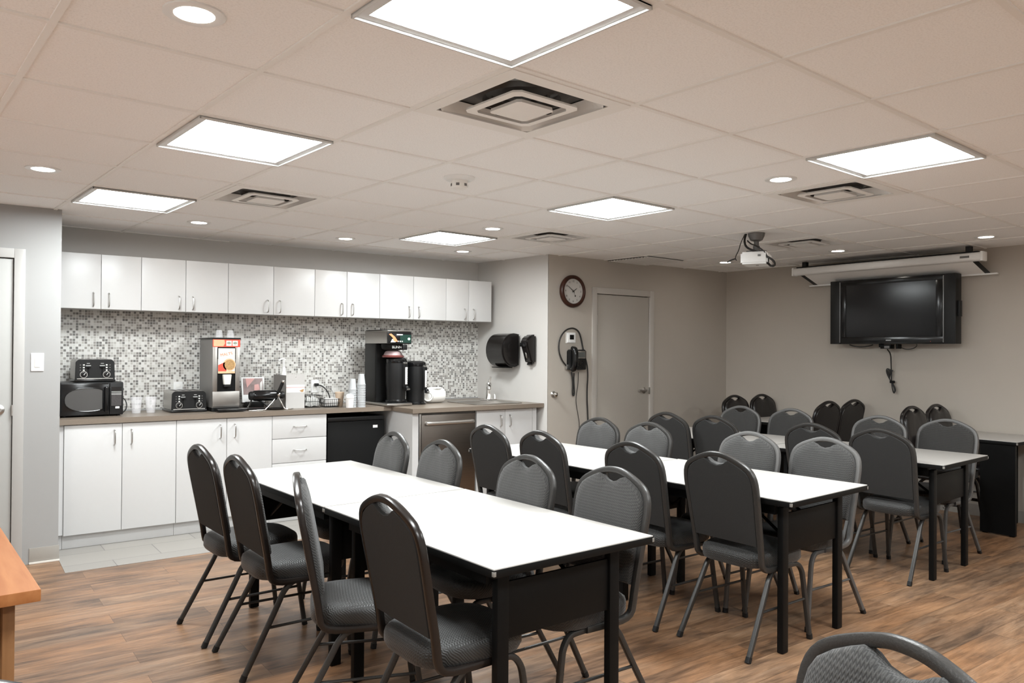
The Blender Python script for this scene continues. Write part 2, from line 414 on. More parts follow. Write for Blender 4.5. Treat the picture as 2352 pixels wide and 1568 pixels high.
def door(name, x0, x1, top, y, hinge_left, mf, md, lever):
    """painted slab in a steel frame, set in a wall that faces -y"""
    fw = .062
    bm = B()
    box(bm, x0-fw, x0, y-.012, y+.055, 0, top+fw, .003); box(bm, x1, x1+fw, y-.012, y+.055, 0, top+fw, .003); box(bm, x0, x1, y-.012, y+.055, top, top+fw, .003)
    box(bm, x0, x0+.014, y+.05, y+.06, 0, top); box(bm, x1-.014, x1, y+.05, y+.06, 0, top)
    fr = struct(name, bm, mf)
    obj('door_leaf', box(B(), x0+.004, x1-.004, y+.006, y+.045, .012, top-.006, .002), md, fr)
    obj('door_gap', box(B(), x0+.003, x1-.003, y+.03, y+.04, top-.006, top), 'blackmat', fr)
    hx = x0+.004 if hinge_left else x1-.004
    for hz in (.25, 1.0, 1.74):
        bm = lathe(B(), [(0, -.05), (.007, -.05), (.007, .05), (0, .05)], 10, Matrix.Translation((hx, y-.004, hz)))
        obj('hinge', box(bm, hx-.012, hx+.012, y+.002, y+.008, hz-.05, hz+.05), 'nickel', fr)
    kx = x1-.075 if hinge_left else x1-.06
    bm = lathe(B(), [(0, 0), (.033, 0), (.033, .008), (.02, .014), (.014, .016), (.014, .045), (0, .045)], 20, Matrix.Translation((kx, y+.006, lever)) @ Matrix.Rotation(R(90), 4, 'X'))
    tube(bm, [(kx, y-.036, lever), (kx-.03, y-.042, lever), (kx-.11, y-.04, lever+.003)], .0105, 10)
    obj('door_handle', bm, 'nickel', fr)
    obj('strike', box(B(), x1-.006, x1+.002, y-.0135, y-.002, lever-.04, lever+.03), 'nickel', fr)
    return fr
door('door_1', -.51, .399, 2.008, YS, True, 'trim_light', 'door_light', 1.022)
door('door_2', 5.343, 6.109, 2.008, YD, True, 'trim', 'door', 1.015)

# ceiling: grid of 0.6 m tiles, turned a little against the walls
TH = .06565; GX, GY, GS = -.70028, -3.20489, .60
def g2w(i, j, z=CEIL):
    x, y = (i-GX)*GS, (j-GY)*GS
    return Vector((x*math.cos(TH)-y*math.sin(TH), x*math.sin(TH)+y*math.cos(TH), z))
LIGHTS = [(1, -1), (1, 2), (1, 5), (5, -1), (5, 2), (5, 5), (1, -4), (5, -4), (-3, -1), (9, -4)]  # panels out of view continue the pattern, added to light the room
VENTS = [(2, 0), (2, 4), (6, 0), (6, 4), (9, 2), (2, -4), (6, -4)]
HOLES = set(LIGHTS) | set(VENTS)
I0, I1, J0, J1 = -5, 14, -8, 9
bm = B()
for i in range(I0, I1):
    for j in range(J0, J1):
        if (i, j) in HOLES: continue
        q = [g2w(i, j, CEIL+.006), g2w(i, j+1, CEIL+.006), g2w(i+1, j+1, CEIL+.006), g2w(i+1, j, CEIL+.006)]
        if all(p.x < -2.3 or p.x > 7.9 or p.y < -2.9 or p.y > 7.3 for p in q): continue
        bm.faces.new([bm.verts.new(p) for p in q])
box(bm, -2.1, 7.6, -2.6, 7.1, 2.56, 2.62)  # unseen slab over the tiles, added to block light leaks
ceil = struct('ceiling', bm, 'ceil', flat=True)
bm = B()
ax, ay = Vector((math.cos(TH), math.sin(TH), 0)), Vector((-math.sin(TH), math.cos(TH), 0))
rot = Matrix.Rotation(TH, 4, 'Z')
for i in range(I0, I1+1):
    p = g2w(i, 0); box(bm, -.0105, .0105, (J0)*GS, (J1)*GS, 0, .008, mtx=Matrix.Translation(p) @ rot)
for j in range(J0, J1+1):
    p = g2w(0, j); box(bm, I0*GS, I1*GS, -.0105, .0105, .0004, .0078, mtx=Matrix.Translation(p) @ rot)
obj('ceiling_grid', bm, 'tbar', ceil, flat=True)

# ------------------------------------------------------------------ ceiling fittings
def make_light(loc, label):
    t = thing('ceiling_light', label, 'ceiling light', loc, TH, 'square light panels in the ceiling')
    h, w = GS/2-.011, .036
    bm = B()
    for a in range(4):
        prism(bm, [(-h, -h), (h, -h), (h-w, -h+w), (-h+w, -h+w)], -.004, .012, mtx=Matrix.Rotation(a*PI/2, 4, 'Z'))
        box(bm, -h, h, -h, -h+.006, -.012, 0, mtx=Matrix.Rotation(a*PI/2, 4, 'Z'))
    obj('frame', bm, 'lampframe', t, flat=True)
    k = h-w+.001
    bm = B(); bm.faces.new([bm.verts.new(p) for p in ((-k, -k, .006), (-k, k, .006), (k, k, .006), (k, -k, .006))])
    o = obj('diffuser', bm, 'lamp', t, flat=True); o['label'] = 'glowing white diffuser'
    bm = box(B(), -h, h, -h, h, .02, .09); obj('housing', bm, 'lampframe', t, flat=True)
    return t
LL = {(1, -1): 'large square light panel above the camera, cut by the top of the frame', (1, 2): 'square light panel on the door side, between the big panel and the smallest left one',
      (1, 5): 'square light panel nearest the left door wall', (5, -1): 'square light panel on the television side, nearest the camera',
      (5, 2): 'square light panel in the middle of the ceiling, between two vents', (5, 5): 'small square light panel in front of the upper cabinets'}
first = None
for k, (i, j) in enumerate(LIGHTS):
    lab = LL.get((i, j), 'added square light panel in the ceiling out of view of the camera')
    p = g2w(i+.5, j+.5)
    if first is None: first = make_light(p, lab)
    else: dup(first, p, TH, lab)

def make_vent(loc, label):
    t = thing('ceiling_vent', label, 'ceiling vent', loc, TH, 'square air diffusers in the ceiling')
    h = GS/2-.011
    bm = B()
    n = 40
    def sq(r, e, a):  # superellipse square
        c, s = math.cos(a), math.sin(a)
        k = (abs(c)**e+abs(s)**e)**(-1/e); return (r*k*c, r*k*s)
    def ring(specs):
        rs = [[bm.verts.new((*sq(r, e, 2*PI*(i+.5)/n), z)) for i in range(n)] for r, e, z in specs]
        for a, b in zip(rs, rs[1:]):
            for i in range(n): bm.faces.new((a[i], a[(i+1) % n], b[(i+1) % n], b[i]))
    ring([(.236, 14, -.003), (.235, 12, .0), (.230, 9, .022), (.222, 7, .05)])
    for a in range(4):
        prism(bm, [(-h, -h), (h, -h), (.231, -.231), (-.231, -.231)], -.003, .002, mtx=Matrix.Rotation(a*PI/2, 4, 'Z'))
    obj('frame', bm, 'tbar', t)
    bm = B(); ring([(.158, 40, -.002), (.160, 40, -.010), (.128, 40, -.012), (.130, 40, -.002), (.158, 40, -.002)])
    obj('louver', bm, 'tbar', t)
    bm = B(); ring([(.001, 2, -.004), (.088, 40, -.004), (.09, 40, -.016), (.07, 40, -.018), (.001, 2, -.018)])
    obj('louver', bm, 'tbar', t)
    bm = B()
    for a in range(2): box(bm, -.15, .15, -.006, .006, .002, .012, mtx=Matrix.Rotation(a*PI/2, 4, 'Z'))
    obj('spider', bm, 'ventdark', t, flat=True)
    bm = box(B(), -h, h, -h, h, .055, .16); lathe(bm, [(.19, .054), (.15, .03), (.14, .054)], 24)
    obj('duct', bm, 'ventdark', t)
    return t
VL = {(2, 0): 'large square air vent beside the big light panel above the camera', (2, 4): 'air vent on the cabinet side, beside the light panel nearest the door wall',
      (6, 0): 'air vent beside the light panel on the television side', (6, 4): 'small air vent beside the light panel in front of the cabinets', (9, 2): 'air vent next to the projector'}
first = None
for i, j in VENTS:
    lab = VL.get((i, j), 'square air vent in the ceiling behind the camera')
    p = g2w(i+.5, j+.5)
    if first is None: first = make_vent(p, lab)
    else: dup(first, p, TH, lab)

def make_down(loc, label):
    t = thing('downlight', label, 'downlight', loc, 0, 'round downlights in the ceiling')
    obj('trim_ring', lathe(B(), [(.052, .004), (.054, -.003), (.072, -.006), (.082, -.003), (.082, .004)], 28), 'whitegloss', t)
    obj('lens', lathe(B(), [(0, -.002), (.053, -.002), (.053, .004)], 28), 'down', t)
    return t
DL = [(.48, .47, 'round downlight beside the big light panel, nearest the camera'), (.53, 4.54, 'round downlight above the left door'), (2.51, 6.54, 'round downlight above the cereal dispenser cabinets, first from the door wall'),
      (4.51, 6.56, 'round downlight in the middle of the row along the cabinets'), (6.54, 6.56, 'round downlight in the cabinet corner, beside the alcove wall'), (5.46, 4.47, 'round downlight beside the small light panel in front of the cabinets'),
      (5.58, .53, 'round downlight beside the light panel on the television side'), (10.67, .58, 'round downlight above the near end of the projection screen'), (10.65, 2.59, 'round downlight between the air vent and the screen case'),
      (10.72, 4.63, 'round downlight just beyond the projector, by the far corner')]
first = None
for gx, gy, lab in DL:
    p = g2w(gx, gy, CEIL+.004)
    if first is None: first = make_down(p, lab)
    else: dup(first, p, 0, lab)

p = g2w(3.416, 2.406)
t = thing('smoke_detector', 'small white smoke detector under the ceiling tiles', 'smoke detector', (p.x, p.y, CEIL+.006))
obj('base_plate', lathe(B(), [(0, 0), (.085, 0), (.085, -.006), (.07, -.016), (.045, -.018), (0, -.018)], 28), 'whitegloss', t)
bm = lathe(B(), [(.045, -.016), (.045, -.05), (.04, -.06), (.028, -.064), (0, -.064)], 24)
obj('sensor_head', bm, 'milky', t)
bm = B()
for k in range(6):
    a = k*PI/3+.3; box(bm, -.009, .009, .043, .0458, -.050, -.036, mtx=Matrix.Rotation(a, 4, 'Z'))
obj('slot', bm, 'grey', t)
# return grille near the telephone wall
p = g2w(9.55, 5.42)
t = thing('return_grille', 'flat dark edged return grille in the ceiling above the far door', 'vent', (p.x, p.y, CEIL-.002), TH)
bm = B()
for k in range(14): box(bm, -.27, .27, -.27+k*.04, -.25+k*.04, -.006, .004)
obj('slat', bm, 'tbar', t, flat=True)
obj('backing', box(B(), -.285, .285, -.285, .285, .003, .006), 'ventdark', t, flat=True)

# ------------------------------------------------------------------ kitchen cabinets
def bar_handle(bm, x, y, z0, z1, vert=True, x1=None):
    if vert: P = [(x, y, z0), (x, y-.026, z0+.006), (x, y-.03, z0+.02), (x, y-.03, z1-.02), (x, y-.026, z1-.006), (x, y, z1)]
    else: P = [(x, y, z0), (x+.006, y-.026, z0), (x+.02, y-.03, z0), (x1-.02, y-.03, z0), (x1-.006, y-.026, z0), (x1, y, z0)]
    return sweep(bm, smooth_path(P, 1), circ(.0048, 8))
UX = [.717, .985, 1.262, 1.588, 1.919, 2.296, 2.663, 2.967, 3.294, 3.65, 4.012, 4.279, 4.556]
UL = ['first wall cabinet from the door side, above the stacked toaster and microwave', 'second wall cabinet from the door side, above the low toaster', 'third wall cabinet from the door side, above the cereal dispenser and waffle maker',
      'fourth wall cabinet from the door side, above the stacked cups', 'fifth wall cabinet from the door side, above the coffee brewer', 'sixth and narrowest wall cabinet, at the alcove end']
yu, z0, z1 = 6.52, 1.717, 2.127
for k in range(6):
    a, m_, b = UX[2*k], UX[2*k+1], UX[2*k+2]
    t = thing('wall_cabinet', 'white '+UL[k], 'cabinet', (a, YK, z0), 0, 'white wall cabinets')
    w = b-a; d = YK-yu
    bm = box(B(), .001, w-.001, -d+.02, -.009, .002, z1-z0)
    obj('body', bm, 'white', t, flat=True)
    for s, (p, q) in enumerate(((0, m_-a), (m_-a, w))):
        dr = obj('door', box(B(), p+.0018, q-.0018, -d, -d+.018, 0, z1-z0-.001, .0015), 'white', t)
        hx = q-.052 if s == 0 else p+.052
        obj('handle', bar_handle(B(), hx, -d, .018, .122), 'nickel', dr)
# base cabinets (left run)
yb, zb0, zb1 = 6.25, .105, ZC-.04
LX = [.722, 1.093, 1.465, 1.839, 2.2]
for k in range(2):
    a, m_, b = LX[2*k], LX[2*k+1], LX[2*k+2]
    t = thing('base_cabinet', ['white base cabinet under the microwave', 'white base cabinet under the low toaster and cereal dispenser'][k], 'cabinet', (a, yb, 0), 0, 'white base cabinets')
    w = b-a
    obj('body', box(B(), .001, w-.001, .02, YK-yb-.01, zb0, zb1), 'white', t, flat=True)
    obj('toe_kick', box(B(), .001, w-.001, .055, .075, .003, zb0+.002), 'white', t, flat=True)
    for s, (p, q) in enumerate(((0, m_-a), (m_-a, w))):
        dr = obj('door', box(B(), p+.0018, q-.0018, 0, .018, zb0, zb1-.004, .0015), 'white', t)
        hx = q-.052 if s == 0 else p+.06
        obj('handle', bar_handle(B(), hx, 0, .725, .832), 'nickel', dr)
t = thing('base_cabinet', 'white filler panel and side of the base units against the door wall', 'cabinet panel', (XS+.002, yb, 0))
obj('body', box(B(), 0, .052, .012, YK-yb-.01, .11, zb1), 'white', t, flat=True)
obj('toe_kick', box(B(), 0, .052, .055, .075, .003, .112), 'white', t, flat=True)
t = thing('drawer_unit', 'white three drawer base unit beside the black fridge', 'drawer unit', (2.2, yb, 0), 0, 'white base cabinets')
w = .468
obj('body', box(B(), .001, w-.001, .02, YK-yb-.01, zb0, zb1), 'white', t, flat=True)
obj('toe_kick', box(B(), .001, w-.001, .055, .075, .003, zb0+.002), 'white', t, flat=True)
for p, q in ((.692, zb1-.004), (.492, .688), (zb0, .488)):
    dr = obj('drawer', box(B(), .0018, w-.0018, 0, .018, p, q, .0015), 'white', t)
    hz = (p+q)/2+.002 if q > .5 else q-.085
    obj('handle', bar_handle(B(), w/2-.055, 0, hz, hz, False, w/2+.055), 'nickel', dr)
# worktop with sink cut-out
SX0, SX1, SY0, SY1 = 4.02, 4.5, 5.97, 6.36
bm = B(); zt, zl = ZC, ZC-.038
box(bm, XS+.002, 3.27, 6.23, YK-.009, zl, zt)
box(bm, 3.27, SX0, 5.84, YK-.009, zl, zt); box(bm, SX1, 4.618, 5.84, YK-.009, zl, zt); box(bm, SX0, SX1, 5.84, SY0, zl, zt); box(bm, SX0, SX1, SY1, YK-.009, zl, zt)
prism(bm, [(4.618, 5.84), (4.705, 5.84), (4.618, 6.80)], zl, zt)
tag(obj('worktop', bm, 'counter', flat=True), 'brown laminate kitchen worktop running along the mosaic tiles, stepping forward at the sink', 'worktop')
tag(obj('worktop_backstrip', box(B(), XS+.003, 4.61, YK-.022, YK-.0085, ZC+.0005, ZC+.012), 'wall_dimmed', flat=True), 'thin pale sealing strip along the back of the worktop', 'strip')
# deep end: side panel, dishwasher, sink cabinet
yd = 5.885
tag(obj('side_panel', box(B(), 3.292, 3.352, yd, 6.84, .003, ZC-.042), 'white', flat=True), 'white end panel between the black fridge and the dishwasher', 'cabinet panel')
t = thing('dishwasher', 'stainless steel dishwasher under the deep end of the worktop', 'dishwasher', (3.372, yd, 0))
w = .575
obj('body', box(B(), 0, w, .03, .55, .1, ZC-.044), 'steelgrey', t, flat=True)
obj('door', box(B(), .012, w-.004, 0, .03, .11, ZC-.062, .004), 'darksteel', t)
obj('side_strip', box(B(), -.012, .008, -.002, .03, .11, ZC-.05, .002), 'steel', t)
M['handle_steel'] = mat('bright_steel', (.66, .64, .61), .3, .9)
bm = sweep(B(), smooth_path([(.05, 0, .79), (.052, -.035, .79), (.075, -.042, .79), (w-.07, -.042, .79), (w-.045, -.035, .79), (w-.043, 0, .79)], 2), rsec(.03, .02, .008), n0=(0, 0, 1))
obj('handle', bm, 'handle_steel', t)
obj('toe_kick', box(B(), 0, w, .05, .06, .003, .1), 'black', t, flat=True)
t = thing('base_cabinet', 'white base cabinet under the sink, beside the alcove wall', 'cabinet', (3.955, yd, 0), 0, 'white base cabinets')
w = .70
obj('body', box(B(), .001, w-.004, .02, .062, .1, zb1), 'white', t, flat=True)
obj('toe_kick', box(B(), .001, w-.004, .055, .075, .003, .102), 'white', t, flat=True)
for s, (p, q) in enumerate(((0, .322), (.322, .644))):
    dr = obj('door', box(B(), p+.0018, q-.0018, 0, .018, .105, zb1-.004, .0015), 'white', t)
    obj('handle', bar_handle(B(), q-.058 if s == 0 else p+.05, 0, .72, .825), 'nickel', dr)
obj('filler', box(B(), .648, w-.004, .004, .02, .105, zb1), 'white', t, flat=True)
t = thing('sink', 'stainless steel sink let into the worktop below the paper towel dispenser', 'sink', (SX0, SY0, ZC))
w, d = SX1-SX0, SY1-SY0
bm = B()
for a, b_, c, e in ((-.022, w+.022, -.022, .012), (-.022, w+.022, d-.012, d+.10), (-.022, .012, .012, d-.012), (w-.012, w+.022, .012, d-.012)): box(bm, a, b_, c, e, .0006, .007, .002)
obj('rim', bm, 'steel', t)
bm = B()
v = [[bm.verts.new((x, y, z)) for x, y in ((.012+i, .012+i), (w-.012-i, .012+i), (w-.012-i, d-.012-i), (.012+i, d-.012-i))] for z, i in ((.006, 0), (-.10, .01), (-.13, .03))]
for a, b_ in zip(v, v[1:]):
    for i in range(4): bm.faces.new((a[i], a[(i+1) % 4], b_[(i+1) % 4], b_[i]))
bm.faces.new(v[-1])
obj('basin', bm, 'steel', t)
obj('drain', lathe(B(), [(0, -.126), (.03, -.126), (.036, -.129)], 20, Matrix.Translation((w/2, d/2, 0))), 'chrome', t)
t = thing('faucet', 'chrome single lever faucet behind the sink', 'faucet', (4.462, 6.425, ZC+.007))
obj('base', box(B(), -.09, .09, -.022, .022, 0, .012, .006), 'chrome', t)
obj('body', lathe(B(), [(0, .01), (.042, .01), (.036, .04), (.030, .09), (.031, .13), (.034, .15), (.024, .172), (0, .178)], 20), 'chrome', t)
obj('spout', sweep(B(), smooth_path([(0, 0, .10), (-.01, -.02, .135), (-.05, -.07, .15), (-.07, -.11, .135), (-.072, -.115, .115)], 2), circ(.021, 12)), 'chrome', t)
obj('lever', sweep(B(), smooth_path([(0, 0, .165), (.01, -.005, .20), (.018, -.012, .235)], 2), circ(.0105, 10)), 'chrome', t)
obj('sprayer', lathe(B(), [(0, 0), (.016, 0), (.012, .03), (.008, .05), (0, .055)], 14, Matrix.Translation((.075, 0, .01))), 'chrome', t)

t = thing('mini_fridge', 'black under counter fridge with a small white sticker', 'fridge', (2.70, 6.30, 0))
obj('body', box(B(), 0, .54, .05, .53, .03, .835, .004), 'blackmat', t)
obj('door', box(B(), 0, .54, 0, .046, .06, .80, .006), 'blackmat', t)
obj('top_edge', box(B(), 0, .54, .0, .046, .804, .838, .004), 'black', t)
st = obj('sticker', box(B(), .425, .47, -.0015, .0, .733, .757), 'paper', t)
for c in (.08, .46): obj('foot', box(B(), c-.02, c+.02, .08, .12, .002, .035), 'black', t)

# ------------------------------------------------------------------ things on the worktop
Z0 = ZC+.0008
t = thing('microwave', 'black countertop microwave with an oval window on the worktop', 'microwave', (.712, 6.39, Z0))
w, h_ = .412, .25
obj('body', box(B(), 0, w, .02, .34, .008, h_, .006), 'black', t)
dr = obj('door', box(B(), .002, w*.77, 0, .022, .012, h_-.006, .008), 'blackgloss', t)
poly = []
for k in range(28):
    a = 2*PI*k/28; x = .175+.15*math.copysign(abs(math.cos(a))**.8, math.cos(a)); z = .125+.085*math.copysign(abs(math.sin(a))**.9, math.sin(a))
    if x > .272: x = .272
    poly.append((x, z))
obj('window', prism(B(), poly, -.0016, .004, 'y'), mat('microwave_window', (.075, .072, .07), .2), dr)
obj('rim', sweep(B(), [(x, -.002, z) for x, z in poly], circ(.003, 6), n0=(0, 1, 0), closed=True), 'blackgloss', dr)
obj('handle', box(B(), .283, .312, -.022, 0, .03, h_-.03, .01, 3), 'blackgloss', dr)
cp = obj('control_panel', box(B(), w*.775, w-.002, .002, .022, .012, h_-.006, .004), 'black', t)
obj('keypad', box(B(), w*.80, w-.015, 0, .003, .075, .17), mat('keypad_film', (.055, .05, .05), .35, noise=.6, scale=90), cp)
obj('display', box(B(), w*.80, w-.015, 0, .003, .185, .215), 'smoke', cp)
bm = B()
for z in (.158, .168, .178): box(bm, w*.80, w-.015, -.0012, .0, z, z+.003)
obj('lettering', bm, 'paleink', cp)
obj('button', box(B(), w*.865, w-.028, -.002, .002, .055, .07, .002), 'paper', cp)
for x, y in ((.03, .04), (w-.03, .04), (.03, .31), (w-.03, .31)): obj('foot', lathe(B(), [(0, 0), (.012, 0), (.014, .01), (0, .01)], 10, Matrix.Translation((x, y, 0))), 'black', t)

def make_toaster(loc, label):
    t = thing('toaster', label, 'toaster', loc, 0, 'four slice toasters')
    w, d, h = .262, .30, .168
    bm = prism(B(), [(.004, .02), (w-.004, .02), (w-.006, h-.014), (w-.02, h), (.02, h), (.006, h-.014)], .014, d, 'y', .004)
    obj('body', bm, 'steel', t)
    fp = obj('front_panel', prism(B(), [(.0, .018), (w, .018), (w-.004, h-.02), (w-.022, h-.002), (.022, h-.002), (.004, h-.02)], 0, .016, 'y', .003), 'black', t)
    obj('base', box(B(), -.004, w+.004, -.006, d, .002, .02, .005), 'blackgloss', t)
    obj('chrome_strip', box(B(), .012, w-.012, -.003, .002, .022, .028, .001), 'nickel', t)
    for x in (.085, w-.085):
        obj('lever_slot', box(B(), x-.006, x+.006, -.002, .001, .05, .115), 'blackmat', fp)
        lv = obj('lever', box(B(), x-.018, x+.018, -.018, -.001, .108, .117, .003), 'black', fp)
        obj('lettering', box(B(), x-.017, x+.017, -.0013, .0, .1195, .1235), 'paleink', fp)
        obj('mark', box(B(), x-.010, x+.010, -.0013, .0, .136, .139), 'paleink', fp)
    for x in (.056, w-.056):
        kn = obj('knob', lathe(B(), [(0, 0), (.020, 0), (.0185, .014), (0, .016)], 20, Matrix.Translation((x, 0, .056)) @ Matrix.Rotation(R(90), 4, 'X')), 'blackgloss', fp)
        obj('ring', lathe(B(), [(.021, -.001), (.025, .0), (.025, .003), (.021, .003)], 24, Matrix.Translation((x, 0, .056)) @ Matrix.Rotation(R(90), 4, 'X')), 'nickel', fp)
        obj('pointer', box(B(), -.0018, .0018, -.0178, -.0165, -.004, .016, mtx=Matrix.Translation((x, 0, .056)) @ Matrix.Rotation(R(35), 4, 'Y')), 'paleink', fp)
        for z in (.088, .107, .126):
            sx = 1 if x < w/2 else -1
            obj('button', box(B(), x-.006, x+.006, -.003, .001, z-.005, z+.005, .0015), 'paleink', fp)
            obj('icon', box(B(), x-.022*sx-.004, x-.022*sx+.004, -.0013, .0, z-.003, z+.003), 'grey', fp)
    for x in (.05, .105, .155, .21): obj('bread_slot', box(B(), x-.010, x+.010, .045, d-.04, h-.003, h+.0008), 'blackmat', t)
    return t
t1 = make_toaster((1.474, 6.45, Z0), 'four slice steel toaster standing on the worktop beside the cereal dispenser')
dup(t1, (.808, 6.43, Z0+.2513), 0, 'four slice steel toaster standing on top of the black microwave')

t = thing('cereal_dispenser', 'tall steel cereal dispenser with a red and orange label and black spout', 'food dispenser', (1.768, 6.40, Z0))
w, d, h = .214, .38, .592
bm = box(B(), 0, w, .012, d, .03, h-.012, .003)
obj('body', bm, 'steelgrey', t)
bm = box(B(), 0, .036, 0, .012, .16, h-.075, .002); box(bm, w-.036, w, 0, .012, .16, h-.075, .002); box(bm, 0, w, 0, .012, .04, .16, .003)
obj('front_panel', bm, 'steel', t)
obj('lid', box(B(), -.006, w+.004, -.006, d+.004, h-.012, h, .002), 'black', t)
hd = obj('header', box(B(), 0, w, -.002, .012, h-.075, h-.014), 'red', t)
obj('print', prism(B(), [(.004, h-.07), (.08, h-.07), (.094, h-.045), (.088, h-.018), (.004, h-.018)], -.003, -.0018, 'y'), 'peach', hd)
for x in (.103, .152): obj('print', box(B(), x, x+.043, -.003, -.0018, h-.066, h-.024), 'cream', hd)
for x in (.1245, .1735): obj('lettering', lathe(B(), [(0, 0), (.014, 0), (.014, .0006), (0, .0006)], 14, Matrix.Translation((x, -.0031, h-.043)) @ Matrix.Rotation(R(90), 4, 'X'), 1.1, .7), mat('label_grey_green', (.30, .34, .27), .6, noise=.5, scale=70), hd)
obj('recess', box(B(), .036, w-.036, .006, .012, .16, h-.075), 'blackmat', t)
lb = obj('label', box(B(), .041, w-.041, -.003, .006, .305, h-.085), 'cream', t)
obj('print', prism(B(), [(.041, .322), (.105, .322), (.105, .40), (.041, .372)], -.0042, -.0028, 'y'), 'red', lb)
obj('print', lathe(B(), [(0, 0), (.050, 0), (.050, .0012), (0, .0012)], 28, Matrix.Translation((.128, -.0030, .374)) @ Matrix.Rotation(R(90), 4, 'X'), 1., 1.), 'peach', lb)
obj('print', lathe(B(), [(0, 0), (.041, 0), (.041, .0012), (0, .0012)], 28, Matrix.Translation((.131, -.0040, .374)) @ Matrix.Rotation(R(90), 4, 'X')), 'tan', lb)
obj('print', box(B(), .041, w-.041, -.0042, -.0028, .305, .322), 'peach', lb)
text('lettering', 'MALTS', .033, 'orange', lb, (.105, -.0035, .458), (R(90), R(-10), 0), .0004)
obj('print', prism(B(), [(.041, .423), (w-.041, .45), (w-.041, .462), (.041, .436)], -.0042, -.0028, 'y'), 'cream', lb)
for x in (.036, w-.041): obj('clip', box(B(), x, x+.005, -.004, .004, .42, h-.085), 'black', t)
sp = obj('spout', prism(B(), [(.075, .296), (.141, .296), (.132, .215), (.084, .215)], -.03, .006, 'y', .003), 'cream', t)
obj('spout_mouth', box(B(), .082, .134, -.032, .004, .195, .216, .004), 'black', t)
obj('drip_tray', box(B(), .02, w+.02, -.10, .02, .004, .024, .005), 'blackgloss', t)
obj('base', box(B(), 0, w, .02, d, .0, .03), 'black', t)
def cup(bm, mtx, r0, r1, h, n=18):
    return lathe(bm, [(0, .002), (r0, 0), (r1, h), (r1+.003, h), (r1+.003, h-.004), (r1-.0005, h-.004), (r0-.001, .004), (0, .004)], n, mtx)
zc = Z0+.5925
c1 = tag(obj('plastic_cup', cup(B(), Matrix.Translation((0, 0, .062)) @ Matrix.Rotation(PI, 4, 'X'), .022, .031, .062), 'clear', loc=(1.835, 6.47, zc)), 'clear upturned plastic cup on the cereal dispenser, the one nearer the door side', 'cup', 'upturned cups on the dispenser')
c2 = c1.copy(); C.objects.link(c2); c2.location = (1.925, 6.47, zc); c2['label'] = 'clear upturned plastic cup on the cereal dispenser, the one nearer the brewer'
c3 = tag(obj('plastic_cup', cup(B(), None, .031, .043, .125), 'clear', loc=(1.243, 6.56, Z0)), 'clear plastic tumbler on the worktop right beside the microwave', 'cup', 'clear tumblers beside the microwave')
c4 = c3.copy(); C.objects.link(c4); c4.location = (1.345, 6.55, Z0); c4['label'] = 'clear plastic tumbler standing between the first tumbler and the low toaster'
t = tag(obj('power_cord', tube(B(), [(1.14, 6.62, Z0+.11), (1.165, 6.6, Z0+.12), (1.185, 6.58, Z0+.06), (1.16, 6.56, Z0+.012), (1.13, 6.60, Z0+.006)], .004), 'cord'), 'black cord coiled beside the microwave', 'cord')

# waffle maker
t = thing('waffle_maker', 'black rotating waffle maker on bent chrome legs', 'waffle maker', (2.215, 6.40, Z0))
def hub(bm, x0, x1, y, z, r, mtx=None):
    prof = [(0, 0), (r*.86, 0), (r, .012), (r, (x1-x0)-.012), (r*.86, x1-x0), (0, x1-x0)]
    return lathe(bm, prof, 22, Matrix.Translation((x0, y, z)) @ Matrix.Rotation(R(90), 4, 'Y'), 1., .86)
bm = B(); hub(bm, -.125, .07, 0, .118, .044); obj('body', bm, 'blackgloss', t)
bm = B(); hub(bm, -.155, -.115, 0, .118, .036); obj('end_cap', bm, 'black', t)
bm = B(); hub(bm, .07, .10, 0, .122, .022); obj('axle', bm, 'chrome', t)
bm = B(); hub(bm, .10, .135, .0, .118, .03); obj('end_cap', bm, 'black', t)
hn = obj('handle', tube(B(), [(.078, -.02, .14), (.092, -.03, .175), (.108, -.04, .222)], .0145, 12, 1), 'black', t)
obj('handle_tip', lathe(B(), [(0, -.012), (.014, -.008), (.016, 0), (.013, .010), (0, .014)], 14, Matrix.Translation((.112, -.043, .232))), 'chrome', t)
for P in ([(.07, -.01, .11), (.02, -.04, .06), (-.055, -.09, .006)], [(.085, -.01, .10), (.10, -.05, .05), (.105, -.10, .006), (.16, -.09, .005), (.19, -.06, .006)], [(-.13, .02, .09), (-.155, -.03, .055), (-.195, -.085, .03)]):
    obj('leg', tube(B(), P, .0055, 10, 2), 'chrome', t)
obj('leg', tube(B(), [(-.195, -.115, .007), (-.14, -.115, .006), (-.055, -.09, .006)], .0055, 10, 2), 'chrome', t)
obj('leg', tube(B(), [(-.12, 0, .085), (-.06, .0, .075), (-.01, -.02, .03), (.0, -.03, .007), (-.05, .05, .006), (-.15, .06, .006)], .007, 10, 2), 'black', t)
obj('drip_tray', lathe(B(), [(0, .004), (.085, .004), (.10, .012), (.102, .012), (.088, 0), (0, 0)], 26, Matrix.Translation((-.085, .05, .0))), 'smoke', t)
obj('drip_tray', lathe(B(), [(0, .004), (.07, .004), (.082, .012), (.084, .012), (.072, 0), (0, 0)], 26, Matrix.Translation((.062, .0, .0))), 'smoke', t)

